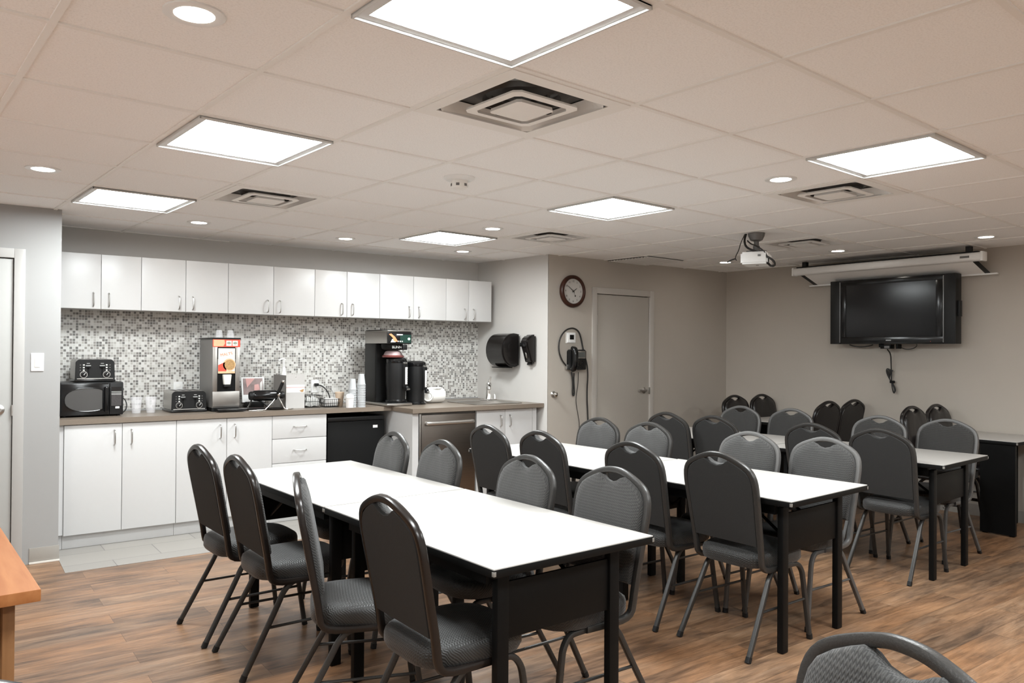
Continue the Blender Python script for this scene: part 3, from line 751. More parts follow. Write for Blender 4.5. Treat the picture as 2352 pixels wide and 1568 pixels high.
t = thing('menu_card', 'small white framed card with a pink food picture leaning behind the waffle maker', 'sign', (2.20, 6.72, Z0))
tilt = Matrix.Rotation(R(-10), 4, 'X')
obj('frame', box(B(), -.095, .10, -.006, .0, .045, .262, mtx=tilt), 'whitegloss', t)
obj('print', box(B(), -.082, .088, -.0075, -.006, .11, .25, mtx=tilt), 'photo', t)
obj('print', prism(B(), [(-.05, .17), (.02, .25), (-.06, .25)], -.0086, -.0074, 'y', mtx=tilt), 'pinkpaper', t)
obj('print', prism(B(), [(.01, .14), (.06, .15), (.05, .20), (.015, .195)], -.0086, -.0074, 'y', mtx=tilt), 'pinkpaper', t)
obj('print', prism(B(), [(.06, .13), (.082, .13), (.082, .23), (.066, .21)], -.0086, -.0074, 'y', mtx=tilt), 'paper', t)
obj('stand', box(B(), -.07, .075, -.05, .06, 0, .05, .004), 'black', t)

t = thing('carton', 'grey cardboard carton with a white printed band and open top flaps', 'box', (2.372, 6.41, Z0))
w, d, h = .162, .30, .262
obj('body', box(B(), 0, w, 0, d, 0, h), 'card', t, flat=True)
obj('side_face', box(B(), -.002, 0, 0, d, 0, h+.02), 'cardside', t, flat=True)
obj('band', box(B(), .001, w, -.0012, .001, .135, .20), 'paper', t, flat=True)
obj('stripe', box(B(), .001, w, -.002, .0, .176, .181), 'pinkpaper', t, flat=True)
obj('stripe', prism(B(), [(.115, .15), (.155, .165), (.15, .14), (.135, .138)], -.002, .0, 'y'), 'tan', t, flat=True)
obj('flap', box(B(), .002, .08, 0, .004, h, h+.03), 'card', t, flat=True); obj('flap', box(B(), .088, w, 0, .004, h, h+.03), 'card', t, flat=True)
t = thing('syrup_pump', 'slim white pump bottle rising behind the grey carton', 'pump bottle', (2.478, 6.76, Z0))
obj('bottle', lathe(B(), [(0, 0), (.035, 0), (.036, .15), (.03, .26), (.016, .31), (0, .31)], 18), 'milky', t)
obj('collar', lathe(B(), [(.017, .30), (.018, .33), (.012, .345), (0, .345)], 14), 'whitegloss', t)
obj('stem', lathe(B(), [(0, .34), (.006, .34), (.006, .41), (0, .41)], 10), 'whitegloss', t)
obj('nozzle', tube(B(), [(.015, 0, .405), (-.005, 0, .418), (-.035, -.01, .412), (-.05, -.015, .40)], .008, 10, 2), 'whitegloss', t)

def outlet(x, z, label):
    t = thing('outlet', label, 'outlet', (x, YK-.0085, z), 0, 'outlets in the tiled wall')
    obj('plate', box(B(), -.036, .036, -.006, 0, -.058, .058, .003), 'whitegloss', t)
    for dz in (-.022, .022): obj('socket', box(B(), -.017, .017, -.008, -.004, dz-.015, dz+.015, .004), 'milky', t)
    return t
outlet(2.806, 1.085, 'white outlet plate in the mosaic wall behind the wire basket')
outlet(1.615, 1.09, 'white outlet plate in the mosaic wall behind the low toaster')
t = thing('power_cord', 'black plug and cord bending down from the outlet by the baskets', 'cord', (2.806, YK-.017, 1.10))
obj('plug', box(B(), -.012, .022, -.035, .0, -.012, .014, .006), 'black', t)
obj('cable', tube(B(), [(.01, -.02, .0), (.05, -.05, -.01), (.085, -.09, -.06), (.095, -.12, -.12), (.09, -.15, -.172)], .006, 8), 'cord', t)

def wire_basket(x0, x1, y0, y1, h, label, fill):
    t = thing('wire_basket', label, 'basket', ((x0+x1)/2, (y0+y1)/2, Z0), 0, 'wire baskets on the worktop')
    a, b_ = (x1-x0)/2, (y1-y0)/2
    bm = B()
    for z, k in ((.003, .86), (h*.5, .93), (h, 1.0)):
        sweep(bm, [(a*k, b_*k, z), (-a*k, b_*k, z), (-a*k, -b_*k, z), (a*k, -b_*k, z)], circ(.0022, 6), n0=(0, 0, 1), closed=True)
    for i in range(9):
        u = -1+i/4
        for s in (-1, 1):
            sweep(bm, [(a*.86*u, s*b_*.86, .003), (a*u, s*b_, h)], circ(.0015, 5))
            sweep(bm, [(s*a*.86, b_*.86*u, .003), (s*a, b_*u, h)], circ(.0015, 5))
    for i in range(7): sweep(bm, [(-a*.86+i*a*.287, -b_*.86, .003), (-a*.86+i*a*.287, b_*.86, .003)], circ(.0015, 5))
    obj('wire_frame', bm, 'black', t)
    return t
wire_basket(2.55, 2.685, 6.40, 6.56, .105, 'black wire basket of coffee pods standing beside the carton', 0)
def packet(x, y, z, rx, ry, rz, w, h, m, label, group):
    o = obj('packet', box(B(), -w/2*.9, w/2*.9, -.004, .004, -h/2*.9, h/2*.9, .003), m, loc=(x, y, z), rot=(rx, ry, rz))
    return tag(o, label, 'packet', group)
for k, (x, y, z, ry, w, h) in enumerate(((2.575, 6.43, .047, .3, .05, .075), (2.605, 6.425, .045, -.4, .05, .07), (2.635, 6.43, .048, .15, .05, .075), (2.66, 6.45, .045, -.2, .045, .07), (2.59, 6.46, .062, -.6, .05, .075), (2.63, 6.47, .06, .5, .05, .075))):
    packet(x, y, Z0+z, R(-12), ry, 0, w, h, 'packet', 'printed creamer packet in the black wire basket beside the carton', 'packets in the wire basket')
wire_basket(2.70, 2.84, 6.36, 6.50, .07, 'low black wire basket of white packets in front of the plug', 0)
for k in range(7):
    packet(2.722+k*.016, 6.42, Z0+.044, R(4), 0, R(80+k*2), .10, .072, 'paper', 'white paper packet upright in the low wire basket', 'white packets in the low basket')
t = thing('filter_stack', 'stack of tan paper coffee filters leaning beside the cups', 'filters', (2.868, 6.44, Z0))
bm = lathe(B(), [(0, 0), (.026, 0), (.03, .02), (.034, .07), (.042, .125), (.036, .128), (0, .10)], 22)
obj('paper_cups', bm, 'filter', t)
obj('liner', lathe(B(), [(.020, .0), (.0268, .004), (.030, .022), (.0275, .05)], 22), 'paper', t)
tag(obj('wire_hoop', tube(B(), [(2.73, 6.5, Z0+.06), (2.74, 6.5, Z0+.14), (2.78, 6.5, Z0+.165), (2.83, 6.5, Z0+.14), (2.845, 6.5, Z0+.07)], .002, 6), 'grey'), 'thin wire hoop standing behind the low basket', 'wire hoop')
# stacked cups
def cup_stack(x, y, n, r0, r1, h, step, label, group):
    for k in range(n):
        o = obj('foam_cup', cup(B(), Matrix.Translation((0, 0, h)) @ Matrix.Rotation(PI, 4, 'X'), r0, r1, h, 20), 'foam', loc=(x, y, Z0+k*step))
        tag(o, label, 'cup', group)
cup_stack(2.925, 6.30, 11, .024, .036, .095, .0152, 'white foam cup in the shorter upturned stack beside the brewer', 'short stack of foam cups')
cup_stack(2.995, 6.27, 14, .024, .036, .095, .0150, 'white foam cup in the taller upturned stack touching the brewer', 'tall stack of foam cups')
t = thing('lidded_cup', 'white cup with a domed lid in front of the shorter cup stack', 'cup', (2.88, 6.255, Z0))
obj('cup', lathe(B(), [(0, 0), (.030, 0), (.036, .085), (0, .085)], 20), 'paper', t)
obj('lid', lathe(B(), [(.038, .083), (.038, .092), (.034, .105), (.025, .117), (.01, .121), (0, .121)], 20), 'whitegloss', t)

# coffee brewer
t = thing('coffee_brewer', 'tall black and steel coffee brewer with a lit front panel', 'coffee brewer', (3.205, 6.64, Z0))
w = .24
obj('base', box(B(), -.005, w+.01, -.46, 0, .004, .026, .005), 'steel', t)
obj('drip_tray', box(B(), .05, w, -.45, -.24, .026, .032, .002), 'black', t)
obj('body', box(B(), 0, w, -.21, 0, .026, .56, .004), 'black', t)
obj('spine', box(B(), 0, w*.9, -.232, -.21, .034, .56, .003), 'blackmat', t)
hd = obj('head', box(B(), 0, w, -.44, 0, .56, .668, .004), 'steel', t)
fp = obj('front_panel', box(B(), .0, w, -.452, -.44, .556, .664, .003), 'blackgloss', hd)
obj('print', prism(B(), [(.012, .642), (.035, .648), (.075, .618), (.098, .585), (.095, .574), (.062, .580), (.05, .612)], -.4535, -.4515, 'y'), 'orange', fp)
obj('print', prism(B(), [(.03, .57), (.08, .572), (.085, .59), (.045, .60)], -.4532, -.4518, 'y'), 'cream', fp)
obj('panel_right', box(B(), .125, w-.006, -.4532, -.4518, .566, .64), 'greenish', fp)
obj('lettering', box(B(), .09, .15, -.454, -.4525, .634, .644), 'paleink', fp)
obj('indicator', lathe(B(), [(0, 0), (.010, 0), (.010, .003), (0, .004)], 14, Matrix.Translation((.213, -.4535, .602)) @ Matrix.Rotation(R(90), 4, 'X')), 'led', fp)
for x in (.105, .125, .145): obj('button', box(B(), x-.006, x+.006, -.4545, -.4525, .574, .584, .001), 'paleink', fp)
obj('top_plate', box(B(), -.002, w+.004, -.456, .0, .668, .676, .002), 'steel', t)
obj('lid_strip', box(B(), .0, .16, -.34, -.02, .677, .684), 'black', t)
fu = obj('funnel', lathe(B(), [(0, .500), (.07, .501), (.092, .512), (.098, .53), (.098, .556), (0, .556)], 24, Matrix.Translation((w/2-.01, -.33, 0))), 'blackmat', t)
obj('funnel_handle', box(B(), w/2+.03, w/2+.075, -.46, -.40, .503, .55, .006), 'black', t)
text('lettering', 'BUNN', .034, 'paleink', fu, (w/2-.015, -.4285, .527), (R(90), 0, 0), .0004)

def airpot(loc, rz, label, brown):
    t = thing('airpot', label, 'airpot', loc, rz, 'black coffee airpots')
    obj('body', lathe(B(), [(0, .02), (.084, .02), (.086, .05), (.088, .12), (.094, .17), (.096, .30), (.094, .355), (0, .355)], 30), 'black', t)
    obj('base', lathe(B(), [(0, 0), (.098, 0), (.10, .012), (.09, .024), (0, .024)], 30), 'blackgloss', t)
    obj('lid', lathe(B(), [(.095, .352), (.098, .36), (.096, .385), (.08, .398), (.05, .402), (0, .402)], 30), 'blackgloss', t)
    obj('gauge_frame', box(B(), -.026, .026, -.115, -.085, .135, .345, .006), 'black', t)
    obj('sight_gauge', box(B(), -.015, .015, -.1185, -.112, .16, .315, .003), 'paper', t)
    bm = B()
    for k in range(8): box(bm, .003, .013, -.1195, -.118, .175+k*.017, .178+k*.017)
    obj('mark', bm, 'ink', t)
    obj('tap', lathe(B(), [(0, 0), (.018, 0), (.02, .03), (.012, .04), (0, .042)], 14, Matrix.Translation((0, -.125, .105))), 'black', t)
    obj('tap_lever', box(B(), -.014, .014, -.15, -.118, .112, .124, .004), 'nickel', t)
    obj('clasp', box(B(), -.022, .022, -.112, -.09, .345, .36, .004), 'nickel', t)
    return t
airpot((3.352, 6.30, Z0+.033), R(24), 'black airpot standing on the brewer tray under the funnel', True)
airpot((3.585, 6.36, Z0), R(28), 'black airpot standing on the worktop beside the brewer', False)
t = thing('plastic_liner', 'translucent wine coloured filter basket resting on the brewer airpot', 'filter basket', (3.325, 6.31, Z0+.4355))
obj('rim', lathe(B(), [(.04, 0), (.098, 0), (.10, .012), (.09, .02), (.05, .02)], 24), 'brownplastic', t)
obj('bowl', lathe(B(), [(.088, .018), (.072, .05), (.05, .062), (0, .062)], 24), mat('frosted_pink_plastic', (.30, .22, .22), .4), t)
t = thing('white_jug', 'white plastic canister lying on its side beside the airpots', 'jug', (3.80, 6.43, Z0))
bm = lathe(B(), [(0, -.10), (.05, -.10), (.068, -.088), (.072, -.07), (.072, .07), (.068, .088), (.05, .10), (0, .10)], 28, Matrix.Translation((.03, .0, .072)) @ Matrix.Rotation(R(90), 4, 'Y') @ Matrix.Rotation(R(0), 4, 'X'))
obj('body', bm, 'milky', t)
mt = Matrix.Translation((-.055, -.03, .066)) @ Matrix.Rotation(R(-62), 4, 'Z') @ Matrix.Rotation(R(90), 4, 'X')
obj('mouth_ring', lathe(B(), [(.030, -.01), (.046, -.01), (.05, .01), (.046, .03), (.036, .03), (.034, .015), (.03, .01)], 24, Matrix.Translation((-.055, -.035, .066)) @ Matrix.Rotation(R(-35), 4, 'Z') @ Matrix.Rotation(R(90), 4, 'X')), 'milky', t)
obj('inside', lathe(B(), [(0, .022), (.036, .022), (.036, .012), (0, .012)], 24, Matrix.Translation((-.055, -.035, .066)) @ Matrix.Rotation(R(-35), 4, 'Z') @ Matrix.Rotation(R(90), 4, 'X')), mat('jug_inside', (.50, .47, .43), .6), t)
obj('cap', lathe(B(), [(0, .14), (.06, .14), (.065, .146), (.06, .156), (0, .156)], 24, Matrix.Translation((.04, 0, -.008))), 'milky', t)

# ------------------------------------------------------------------ alcove wall: towel and soap dispensers
def on_alcove(y):
    x = 4.615+(6.86-y)/1.06*.098
    return x-.001, -math.atan2(.098, 1.06)
x, a = on_alcove(6.33)
t = thing('towel_dispenser', 'round fronted black paper towel dispenser on the alcove wall above the sink', 'towel dispenser', (x, 6.33, 1.43), a)
def half_drum(r, hh, depth):
    P = []
    for k in range(17):
        an = R(-118+ (236)*k/16); P.append((-depth+.02-(-depth+.02+depth)*0 - (math.cos(an)*r), math.sin(an)*r))
    return P
prof = []
for k in range(19):
    an = R(-100+200*k/18); prof.append((-.075-.125*math.cos(an), .165*math.sin(an)))
prof = [(0, -.150), (-.06, -.172)] + prof[1:-1] + [(-.06, .168), (0, .16)]
bm = B(); tmp = bmesh.new()
prism(bm, [(u, v) for u, v in prof], -.17, .17, 'y', .014)
obj('cover', bm, 'smoke', t)
obj('paper_slot', box(B(), -.15, -.05, -.12, .12, -.176, -.168, .002), 'blackmat', t)
sl = obj('back_plate', box(B(), -.012, 0, -.16, .16, -.15, .16, .004), 'black', t)
obj('dial', lathe(B(), [(0, 0), (.04, 0), (.038, .004), (0, .006)], 24, Matrix.Translation((-.09, -.170, .03)) @ Matrix.Rotation(R(90), 4, 'X')), 'smoke', t)
x, a = on_alcove(6.00)
t = thing('soap_dispenser', 'narrow black soap dispenser on the alcove wall near its outer corner', 'soap dispenser', (x, 6.00, 1.445), a)
bm = prism(B(), [(0, -.14), (-.05, -.145), (-.065, -.12), (-.085, -.05), (-.112, .03), (-.115, .07), (-.10, .10), (-.06, .135), (0, .14)], -.06, .06, 'y', .016)
obj('cover', bm, 'smoke', t)
obj('window', lathe(B(), [(0, 0), (.022, 0), (.018, .004), (0, .006)], 16, Matrix.Translation((-.080, 0, -.065)) @ Matrix.Rotation(R(-108), 4, 'Y'), 1.5, .6), 'nickel', t)
obj('push_bar', box(B(), -.126, -.10, -.05, .05, .02, .06, .008), 'blackgloss', t)
obj('nozzle', box(B(), -.06, -.02, -.02, .02, -.158, -.14, .004), 'black', t)
# switch by the left door
t = thing('light_switch', 'white wall switch plate beside the left door frame', 'switch', (.535, YS, 1.33))
obj('plate', box(B(), -.037, .037, -.006, -.0005, -.06, .06, .003), 'whitegloss', t)
obj('rocker', box(B(), -.017, .017, -.010, -.005, -.034, .034, .003), 'milky', t)

# ------------------------------------------------------------------ telephone wall
t = thing('wall_clock', 'round wall clock with a dark cherry wood rim above the telephone', 'clock', (5.012, YD, 2.012))
rx = Matrix.Rotation(R(90), 4, 'X')
obj('rim', lathe(B(), [(.155, 0), (.160, .012), (.158, .03), (.148, .042), (.134, .044), (.124, .036), (.122, .026)], 48, rx), 'cherry', t)
obj('dial', lathe(B(), [(0, .024), (.126, .024), (.126, .001), (0, .001)], 48, rx), 'dial', t)
for k in range(12):
    a = 2*PI*(k+1)/12
    text('numeral', str(k+1), .026, 'ink', t, (.098*math.sin(a), -.0255, .098*math.cos(a)), (R(90), 0, 0), .0003)
def hand(L_, w_, ang, y):
    return prism(B(), [(-w_, -.015), (w_, -.015), (w_*.6, L_), (-w_*.6, L_)], y-.001, y, 'y', mtx=Matrix.Rotation(R(ang), 4, 'Y'))
obj('hour_hand', hand(.055, .0045, 57, -.027), 'ink', t)
obj('minute_hand', hand(.085, .0035, -55, -.029), 'ink', t)
bm = hand(.05, .0012, 155, -.031); lathe(bm, [(0, 0), (.008, 0), (.008, .001), (0, .001)], 12, Matrix.Rotation(R(155), 4, 'Y') @ Matrix.Translation((0, -.031, .05)) @ rx)
obj('second_hand', bm, 'ink', t)
t = thing('thermostat', 'small white thermostat with a dark display above the telephone', 'thermostat', (4.998, YD, 1.553))
obj('plate', box(B(), -.062, .062, -.006, -.0005, -.052, .056, .003), 'milky', t)
obj('case', box(B(), -.05, .05, -.024, -.006, -.045, .05, .005), 'whitegloss', t)
obj('display', box(B(), -.026, .026, -.026, -.023, -.014, .032), 'blackmat', t)
t = thing('wall_telephone', 'black wall telephone with a grey display on the wall by the far door', 'telephone', (5.045, YD, 1.34)); t.scale = (.86, .9, .84)
obj('base', prism(B(), [(-.11, -.115), (.125, -.115), (.125, .105), (.10, .12), (-.09, .12), (-.11, .1)], -.075, -.0005, 'y', .006), 'black', t)
hs = obj('handset', sweep(B(), smooth_path([(-.085, -.078, .135), (-.085, -.115, .125), (-.085, -.125, .05), (-.085, -.12, -.05), (-.085, -.10, -.105), (-.085, -.075, -.115)], 2), rsec(.05, .064, .02, 3), n0=(0, -1, 0)), 'blackgloss', t)
dp = obj('display_bezel', box(B(), -.02, .105, -.083, -.072, .015, .105, .004), 'nickel', t)
obj('display', box(B(), -.008, .092, -.0865, -.081, .03, .09), 'lcd', dp)
bm = B()
for i in range(3):
    for j in range(4): box(bm, -.005+i*.032, .02+i*.032, -.079, -.073, -.09+j*.024, -.075+j*.024, .002)
obj('keypad', bm, 'smoke', t)
tag(obj('hanging_handset_cable', tube(B(), [(4.995, 5.775, 1.22), (5.005, 5.77, 1.15), (5.01, 5.772, 1.10), (5.01, 5.775, 1.02), (5.02, 5.778, .985), (5.035, 5.775, 1.0), (5.03, 5.772, 1.05), (5.02, 5.77, 1.14), (5.015, 5.76, 1.21)], .008, 8), 'cord'), 'short looped black handset cord hanging under the telephone', 'cord')
tag(obj('telephone_line', tube(B(), [(5.085, 5.775, 1.22), (5.09, 5.783, 1.10), (5.058, 5.785, .95), (5.085, 5.785, .83), (5.115, 5.785, .70), (5.10, 5.785, .60), (5.085, 5.785, .52), (5.12, 5.785, .36), (5.13, 5.785, .15)], .0035, 6), 'cord'), 'thin wavy line running down the wall from the telephone', 'cord')
t = thing('wall_cable', 'thick black cable looped around the thermostat and down to the floor', 'cable', (0, 0, 0))
obj('cable', tube(B(), [(4.935, 5.775, 1.275), (4.87, 5.78, 1.34), (4.835, 5.785, 1.44), (4.85, 5.785, 1.55), (4.92, 5.785, 1.63), (5.01, 5.785, 1.655), (5.08, 5.785, 1.635), (5.12, 5.785, 1.58), (5.16, 5.785, 1.42), (5.185, 5.74, 1.25), (5.20, 5.78, 1.0), (5.225, 5.785, .75), (5.235, 5.785, .4), (5.24, 5.785, .12)], .0075, 8, 3), 'cord', t)
obj('connector', box(B(), 4.925, 4.965, 5.765, 5.795, 1.245, 1.295, .006), 'nickel', t)
t = thing('wall_mount_bumper', 'round chrome bumper on the wall below and beside the telephone', 'door stop', (4.785, YD, 1.008))
obj('plate', lathe(B(), [(0, 0), (.03, 0), (.032, .006), (.028, .012), (0, .012)], 22, rx), 'nickel', t)
obj('knob', lathe(B(), [(0, .01), (.012, .01), (.014, .025), (.022, .035), (.022, .048), (.012, .055), (0, .056)], 20, rx), 'chrome', t)

# ------------------------------------------------------------------ television wall
t = thing('television', 'black flat television with side speakers on the far wall', 'television', (7.20, 3.775, 1.826))
hy, hz = .596, .312
obj('body', box(B(), .012, .11, -hy, hy, -hz, hz, .006), 'black', t)
obj('mount', box(B(), .11, .188, -.25, .25, -.18, .18), 'blackmat', t)
obj('bezel', box(box(box(box(B(), 0, .014, -.49, .49, .262, hz, .003), 0, .014, -.49, .49, -hz, -.245, .003), 0, .014, .435, .49, -.245, .262, .003), 0, .014, -.49, -.425, -.245, .262, .003), 'blackgloss', t)
obj('screen', box(B(), .006, .013, -.43, .438, -.248, .265), 'screenglass', t, flat=True)
for s in (-1, 1):
    sp = obj('speaker', box(B(), -.004, .012, s*.497 if s > 0 else -hy, hy if s > 0 else s*.497, -hz, hz, .004), 'black', t)
    obj('silver_strip', box(B(), -.006, .010, s*.493-.0035, s*.493+.0035, -hz+.012, hz-.012, .001), 'silver', t)
obj('logo', box(B(), -.002, .001, -.02, .03, -.283, -.272), 'silver', t)
obj('light', lathe(B(), [(0, 0), (.003, 0), (0, .002)], 8, Matrix.Translation((0, -.38, -.29)) @ Matrix.Rotation(R(-90), 4, 'Y')), mat('red_led', (.5, .1, .06), .3), t)
obj('side_knob', box(B(), .03, .08, -hy-.02, -hy, -.07, .07, .004), 'black', t)
obj('bracket', box(box(box(B(), .03, .10, .0, .10, -hz-.045, -hz-.005, .004), .03, .10, -.07, -.05, -hz-.045, -hz-.002, .003), .04, .1, .1, .12, -hz-.03, -hz), 'blackmat', t)
obj('bracket_label', box(B(), .027, .031, .01, .06, -hz-.04, -hz-.018), 'grey', t)
t = thing('hanging_cable_bundle', 'bundle of black cable tied up and hanging on the wall under the television', 'cable', (0, 0, 0))
obj('cable', tube(B(), [(7.25, 3.815, 1.462), (7.32, 3.82, 1.42), (7.345, 3.83, 1.34), (7.35, 3.83, 1.26)], .006, 8), 'cord', t)
bm = B()
for k in range(5):
    o = .012*k
    P = [(7.355, 3.83-o*.3, 1.26), (7.35, 3.875-o, 1.285-o*.6), (7.352, 3.88-o*.6, 1.24-o), (7.355, 3.845, 1.17), (7.355, 3.80, 1.11-o*.4), (7.35, 3.785+o*.3, 1.07-o*.5), (7.352, 3.81, 1.05), (7.355, 3.825, 1.10), (7.353, 3.83, 1.17), (7.357, 3.83, 1.25)]
    tube(bm, P, .0055, 6, 2)
obj('coil', bm, 'cord', t)
obj('tie', box(B(), 7.345, 7.365, 3.80, 3.845, 1.14, 1.165, .005), 'blackmat', t)
tag(obj('hanging_television_cable', tube(B(), [(7.29, 4.22, 1.508), (7.30, 4.18, 1.492), (7.31, 4.10, 1.484), (7.30, 4.02, 1.495), (7.29, 3.98, 1.508)], .005, 6), 'cord'), 'loose black cable sagging below the television, on the door side', 'cable')
tag(obj('hanging_television_cable', tube(B(), [(7.31, 3.75, 1.50), (7.33, 3.70, 1.465), (7.335, 3.63, 1.465), (7.33, 3.58, 1.49), (7.29, 3.56, 1.509)], .004, 6), 'cord'), 'thin black cable sagging below the television, beside its bracket', 'cable')
t = thing('projection_screen', 'white roll down projection screen case under the ceiling, its cloth tucked behind the television', 'projection screen', (7.08, 3.80, 2.25))
obj('case', sweep(B(), [(0, -.895, 0), (0, .895, 0)], rsec(.075, .085, .025, 4), n0=(0, 0, 1)), 'whitegloss', t)
for s in (-1, 1): obj('end_cap', box(B(), -.046, .046, s*.895-.012, s*.895+.012, -.042, .042, .01), 'whitegloss', t)
for y in (-.80, .76): obj('bracket', box(B(), -.02, .03, y, y+.04, .036, .094), 'black', t)
obj('top_gap', box(B(), -.03, .035, -.86, .86, .0365, .046), 'blackmat', t)
obj('badge', box(B(), -.0445, -.042, -.80, -.725, -.008, .010), 'grey', t)
def slanted(y0, y1, m, name, off=0., th=.002):
    bm = B(); P = [(.02, -.035), (.262, -.120)]
    v = []
    for (x, z) in P:
        for y in (y0, y1): v.append((x-off, y, z-off*.0))
    q = [bm.verts.new(p) for p in (v[0], v[1], v[3], v[2])]; bm.faces.new(q)
    r = bmesh.ops.extrude_face_region(bm, geom=bm.faces[:]); bmesh.ops.translate(bm, verts=[e for e in r['geom'] if isinstance(e, bmesh.types.BMVert)], vec=(th, 0, -th))
    return obj(name, bm, m, t)
slanted(-.80, .80, 'fabricscreen', 'cloth')
slanted(-.845, -.80, 'black', 'border'); slanted(.80, .845, 'black', 'border')
obj('bottom_bar', box(B(), .256, .286, -.90, .90, -.135, -.120, .004), 'whitegloss', t)

# projector
t = thing('projector', 'white projector hanging from the ceiling on a grey pole', 'projector', (5.12, 3.735, CEIL))
obj('ceiling_plate', lathe(B(), [(0, .004), (.065, .004), (.06, -.02), (.045, -.05), (.02, -.06), (0, -.06)], 20), 'grey', t)
obj('pole', lathe(B(), [(0, -.05), (.019, -.05), (.019, -.09), (.026, -.095), (.026, -.135), (0, -.135)], 14), 'grey', t)
obj('mount', box(B(), -.05, .05, -.06, .06, -.15, -.13, .004), 'grey', t)
mt = Matrix.Rotation(R(28), 4, 'Z')
bd = obj('body', prism(B(), [(-.13, -.10), (.13, -.10), (.135, -.08), (.13, .10), (-.13, .10), (-.135, .0)], -.245, -.152, 'z', .012, mtx=mt @ Matrix.Rotation(R(0), 4, 'X')), 'whitegloss', t)
obj('lens', lathe(B(), [(0, 0), (.035, 0), (.04, .02), (.03, .024), (0, .018)], 20, mt @ Matrix.Translation((.130, -.03, -.19)) @ Matrix.Rotation(R(90), 4, 'Y')), 'smoke', bd)
obj('port', box(B(), -.141, -.130, -.05, -.03, -.19, -.175, mtx=mt), 'grey', bd); obj('port', box(B(), -.02, .0, -.02, .0, -.2475, -.244, mtx=mt), 'grey', bd)
obj('cable', tube(B(), [(-.03, .075, .005), (-.06, .07, -.05), (-.09, .03, -.11), (-.09, -.05, -.145), (-.07, -.13, -.185), (-.04, -.185, -.225), (-.02, -.185, -.262), (.0, -.13, -.262), (.02, -.09, -.23)], .0085, 8, 3), 'cord', t)
obj('cable', tube(B(), [(-.03, .06, -.05), (-.07, .0, -.085), (-.08, -.06, -.105), (-.07, -.12, -.15), (-.05, -.145, -.20), (-.03, -.13, -.245), (.0, -.08, -.235)], .0055, 8, 3), 'cord', t)
obj('cable', tube(B(), [(-.03, .085, .005), (-.06, .105, -.07), (-.07, .11, -.12), (-.10, .125, -.18), (-.10, .11, -.205)], .0035, 6, 2), 'cord', t)
obj('cable', tube(B(), [(-.10, .12, -.19), (-.09, .17, -.195), (-.09, .205, -.21)], .006, 6, 2), 'cord', t)

# ------------------------------------------------------------------ tables
TW, TL, TZ = .75, 1.217, .745
def make_table(loc, rz, label, group='white topped folding tables'):
    t = thing('folding_table', label, 'table', loc, rz, group)
    obj('tabletop', box(B(), .003, TW-.003, .003, TL-.003, TZ-.010, TZ, .0015), 'tabletop', t)['label'] = 'white laminate top'
    obj('edge_band', box(B(), 0, TW, 0, TL, TZ-.030, TZ-.0035, .004), 'tblack', t)
    for x in (.06, TW-.085): obj('apron', box(B(), x, x+.025, .12, TL-.12, TZ-.085, TZ-.03), 'tblack', t, flat=True)
    for y, s in ((.108, 1), (TL-.108, -1)):
        for x in (.112, TW-.112):
            obj('leg', box(B(), x-.025, x+.025, y-.016, y+.016, 0.001, TZ-.05, .006), 'tblack', t)
        obj('end_panel', box(B(), .138, TW-.138, y-.006, y+.006, TZ-.275, TZ-.085, .003), 'tblack', t)
        obj('brace', tube(B(), [(.2, y, TZ-.25), (.22, y+s*.30, TZ-.05)], .008, 8, 0), 'tblack', t)
        obj('brace', tube(B(), [(TW-.2, y, TZ-.25), (TW-.22, y+s*.30, TZ-.05)], .008, 8, 0), 'tblack', t)
    for x, y in ((0, 0), (TW, 0), (0, TL), (TW, TL)):
        sx, sy = (1 if x == 0 else -1), (1 if y == 0 else -1)
        obj('corner_cap', box(B(), min(x-.001*sx, x+.010*sx), max(x-.001*sx, x+.010*sx), min(y-.001*sy, y+.010*sy), max(y-.001*sy, y+.010*sy), TZ-.024, TZ-.008, .002), 'tick', t)
    return t
tab = make_table((1.403, 1.985, 0), .038, 'white topped table nearest the camera, in the run closest to the cabinets')
dup(tab, (1.403-.0470, 1.985+1.219, 0), .038, 'white topped table between the nearest table and the white drawers')
dup(tab, (3.147, 2.100, 0), .066, 'white topped table at the near end of the middle run')
dup(tab, (3.053, 3.324, 0), .0547, 'white topped table at the far end of the middle run, close to the sink cabinet')
dup(tab, (4.961, 2.255, 0), .0722, 'white topped table at the near end of the run in front of the television')
dup(tab, (4.862, 3.475, 0), .0800, 'white topped table at the far end of the television run, by the far door')
# two tables pushed end-on against the television wall
def wall_table(x0, y0, W_, legs, panel, label):
    L_ = XT-.012-x0
    t = thing('folding_table', label, 'table', (x0, y0, 0), 0, 'white topped folding tables')
    obj('tabletop', box(B(), .003, L_, .003, W_-.003, TZ-.010, TZ, .0015), 'tabletop', t)
    obj('edge_band', box(B(), 0, L_, 0, W_, TZ-.030, TZ-.0035, .004), 'tblack', t)
    for x in (.05, L_-.05):
        for y in legs: obj('leg', box(B(), x-.025, x+.025, y-.018, y+.018, .001, TZ-.03, .005), 'tblack', t)
    if panel: obj('end_panel', box(B(), .012, .024, panel[0], panel[1], .01, TZ-.03), 'tblack', t, flat=True)  # added black sheet in place of the dark, shaded mass under the table
    for y in (0, W_-.010): obj('corner_cap', box(B(), -.001, .010, y-.0005, y+.0105, TZ-.024, TZ-.008, .002), 'tick', t)
wall_table(6.73, 2.515, .70, (.05, .245), (.02, .275), 'white topped table against the television wall, cut by the right frame edge')
wall_table(6.55, 4.27, .75, (.375,), None, 'white topped table against the television wall, toward the far corner')

